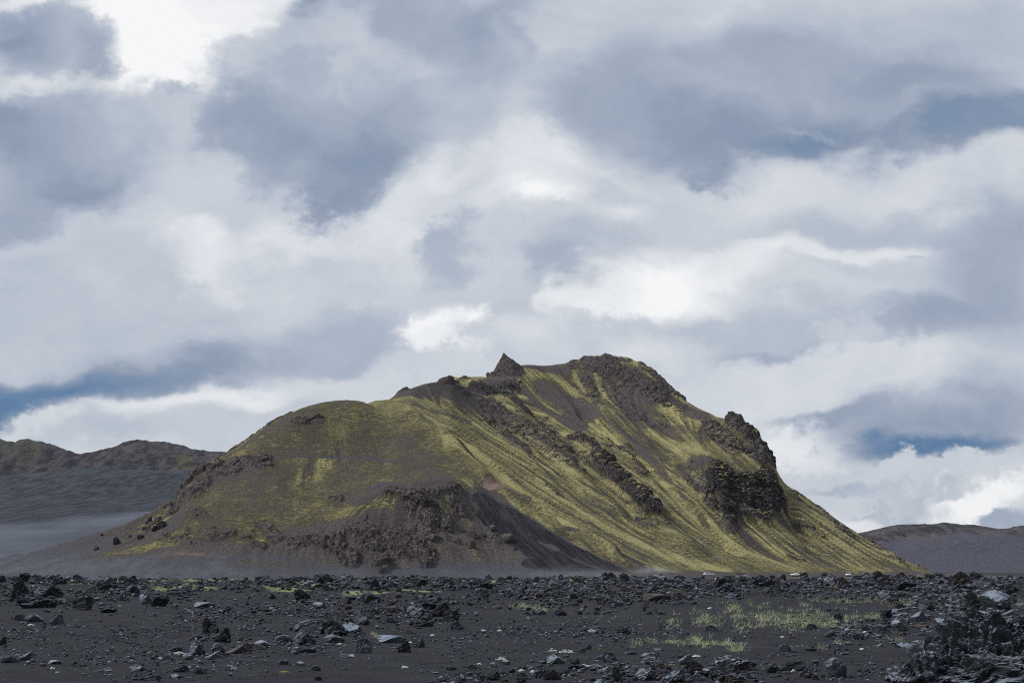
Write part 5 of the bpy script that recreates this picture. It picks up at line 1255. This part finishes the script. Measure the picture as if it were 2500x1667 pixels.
def bm_obj(name, bm, mat, parent, bev=0, sm=False):
    me = bpy.data.meshes.new(name); 
    if bev: bmesh.ops.bevel(bm, geom=list(bm.edges), offset=bev, segments=2, affect='EDGES')
    bm.to_mesh(me); bm.free(); me.materials.append(mat)
    if sm: me.polygons.foreach_set('use_smooth', [True] * len(me.polygons))
    return link(name, me, parent)


def ring(x, w, z0, z1, r=.18):
    return np.array([(x, -w, z0 + r), (x, -w, z1 - r), (x, -w + r, z1), (x, w - r, z1), (x, w, z1 - r), (x, w, z0 + r), (x, w - r, z0), (x, -w + r, z0)])


def box_bm(x0, x1, y0, y1, z0, z1):
    bm = bmesh.new(); bmesh.ops.create_cube(bm, size=1)
    for v in bm.verts: v.co = ((x0 + x1) / 2 + v.co.x * (x1 - x0), (y0 + y1) / 2 + v.co.y * (y1 - y0), (z0 + z1) / 2 + v.co.z * (z1 - z0))
    return bm


def disc_bm(x, y, z, r, w):
    bm = bmesh.new(); bmesh.ops.create_cone(bm, cap_ends=True, segments=24, radius1=r, radius2=r, depth=w)
    for v in bm.verts: v.co = (x + v.co.x, y + v.co.z, z + v.co.y)
    return bm


def make_car(paint, label, tall):
    root = bpy.data.objects.new('parked_car', None); C.collection.objects.link(root)
    tag(root, label, 'car', 'cars on the track below the mountain')
    H_ = 1.85 if tall else 1.5
    bm_obj('body', loft([ring(-2.25, .78, .45, .95), ring(-2.1, .90, .32, 1.05), ring(-.9, .93, .30, 1.10), ring(1.0, .93, .30, 1.10), ring(1.3, .92, .30, 1.08), ring(2.1, .86, .36, .98), ring(2.3, .74, .45, .88)]), paint, root, 0, True)
    bm_obj('cabin', loft([ring(-2.12, .70, 1.0, 1.12, .05), ring(-1.85, .76, 1.0, H_ - .06, .12), ring(-.4, .78, 1.0, H_, .12), ring(.45, .76, 1.0, H_ - .05, .12), ring(1.25, .72, 1.0, 1.12, .05)]), paint, root, 0, True)
    for y in (-.785, .785):
        bm = bmesh.new(); z0, z1 = 1.13, H_ - .14; s = .02 if y > 0 else -.02
        pts = [(-1.75, z0), (-1.6, z1), (.35, z1), (.95, z0)]
        a = [bm.verts.new((x, y - s, z)) for x, z in pts]; b = [bm.verts.new((x, y + s * .6 - (.03 * np.sign(y) if z > 1.3 else 0), z)) for x, z in pts]
        bm.faces.new(a); bm.faces.new(b[::-1])
        for i in range(4): bm.faces.new((a[i], b[i], b[(i + 1) % 4], a[(i + 1) % 4]))
        bmesh.ops.recalc_face_normals(bm, faces=bm.faces)
        bm_obj('side_window', bm, m_glass, root)
    bm = bmesh.new(); q = [bm.verts.new(p) for p in ((1.22, -.62, 1.16), (1.22, .62, 1.16), (.60, .60, H_ - .12), (.60, -.60, H_ - .12))]; bm.faces.new(q)
    e = bmesh.ops.extrude_face_region(bm, geom=list(bm.faces)); 
    for v in [x for x in e['geom'] if isinstance(x, bmesh.types.BMVert)]: v.co += Vector((.05, 0, .05))
    bm_obj('windscreen', bm, m_glass, root)
    bm_obj('bumper', box_bm(2.22, 2.38, -.78, .78, .36, .60), m_trim, root, .03)
    bm_obj('bumper', box_bm(-2.36, -2.18, -.78, .78, .36, .60), m_trim, root, .03)
    for y in (-.6, .6):
        bm_obj('headlight', box_bm(2.16, 2.30, y - .16, y + .16, .70, .86), m_lamp, root, .03)
        bm_obj('tail_light', box_bm(-2.24, -2.12, y - .10, y + .10, .74, .98), m_red, root, .03)
    for x in (-1.4, 1.4):
        for y in (-.82, .82):
            w = bm_obj('wheel', disc_bm(x, y, .36, .36, .24), m_tyre, root, .02)
            bm_obj('rim', disc_bm(x, y + (.06 if y > 0 else -.06), .36, .22, .15), m_rim, w)
    return root


for (u, v, d, rot, paint, lab, tall) in [(2071, 1411, 700, -2.1, m_white, 'white four-wheel-drive car in the open on the track', True), (1941, 1411, 700, -2.6, m_white, 'white car half hidden behind black lava rocks', False), (1731, 1412, 690, .25, m_silver, 'pale grey car nearest the dust cloud', False)]:
    c_ = make_car(paint, lab, tall)
    p = next((q for q in (pix(u, v - 5.0, e) for e in np.arange(590, 900, .5)) if max(float(ground(np.array(q[0]), np.array(q[1]))), float(FMZ(q[0], q[1]))) >= q[2]), pix(u, v - 3, d)); d = p[1]
    c_.location = (p[0], d, max(float(ground(np.array(p[0]), np.array(d))), float(FMZ(p[0], d)))); c_.rotation_euler = (0, 0, rot); print('car', lab, p, tuple(c_.location))

# ------------------------------------------------------------------ dust raised on the track, and the thin air
def dust(name, label, c_, size, dens, seed, nscale):
    bm = bmesh.new(); bmesh.ops.create_cube(bm, size=2)
    me = bpy.data.meshes.new(name); bm.to_mesh(me); bm.free()
    o = link(name, me); o.location = c_; o.scale = size
    m = bpy.data.materials.new(name); m.use_nodes = True; t = m.node_tree; t.nodes.clear()
    out = t.nodes.new('ShaderNodeOutputMaterial'); pv = t.nodes.new('ShaderNodeVolumePrincipled'); t.links.new(pv.outputs[0], out.inputs['Volume'])
    pv.inputs['Color'].default_value = (.80, .82, .86, 1); pv.inputs['Anisotropy'].default_value = .2
    tcx = t.nodes.new('ShaderNodeTexCoord'); ln = t.nodes.new('ShaderNodeVectorMath'); ln.operation = 'LENGTH'; t.links.new(tcx.outputs['Object'], ln.inputs[0])
    nz_ = t.nodes.new('ShaderNodeTexNoise'); nz_.inputs['Scale'].default_value = nscale; nz_.inputs['Detail'].default_value = 4
    ge = t.nodes.new('ShaderNodeNewGeometry'); t.links.new(ge.outputs['Position'], nz_.inputs['Vector'])
    def mth(op, a, b, cl=False):
        x = t.nodes.new('ShaderNodeMath'); x.operation = op; x.use_clamp = cl
        for i, s in enumerate((a, b)):
            if isinstance(s, float): x.inputs[i].default_value = s
            else: t.links.new(s, x.inputs[i])
        return x.outputs[0]
    fall = mth('SUBTRACT', 1.0, ln.outputs['Value'])
    v = mth('ADD', fall, mth('MULTIPLY', mth('SUBTRACT', nz_.outputs['Fac'], .55), 1.9))
    v = mth('MULTIPLY', v, mth('MULTIPLY', fall, 2.0, True), True)
    t.links.new(mth('MULTIPLY', mth('MAXIMUM', v, 0.0), dens), pv.inputs['Density'])
    me.materials.append(m)
    return tag(o, label, 'dust', kind='stuff')


p = pix(1600, 1402, 590); dust('dust_cloud', 'pale dust blowing over the track left of the cars', (p[0], 590, 2.0), (15, 10, 4.4), .075, 1, .30)
p = pix(1440, 1400, 570); dust('dust_cloud', 'thin dust lying along the foot of the front cliffs', (p[0], 568, 1.5), (40, 12, 3.2), .022, 2, .16)
bm = bmesh.new(); bmesh.ops.create_cube(bm, size=1)
for v in bm.verts: v.co = (v.co.x * 5200, 2050 + v.co.y * 4900, 90 + v.co.z * 430)
me = bpy.data.meshes.new('haze'); bm.to_mesh(me); bm.free()
o = link('haze', me); tag(o, 'thin blue haze in the air between the camera and the far mountains', 'haze', kind='stuff')
m = bpy.data.materials.new('thin_air'); m.use_nodes = True; t = m.node_tree; t.nodes.clear()
out = t.nodes.new('ShaderNodeOutputMaterial'); pv = t.nodes.new('ShaderNodeVolumePrincipled'); t.links.new(pv.outputs[0], out.inputs['Volume'])
pv.inputs['Color'].default_value = (.72, .80, .95, 1); pv.inputs['Density'].default_value = .000018; pv.inputs['Anisotropy'].default_value = .1
me.materials.append(m)
for mt in (m,): mt.cycles.homogeneous_volume = True
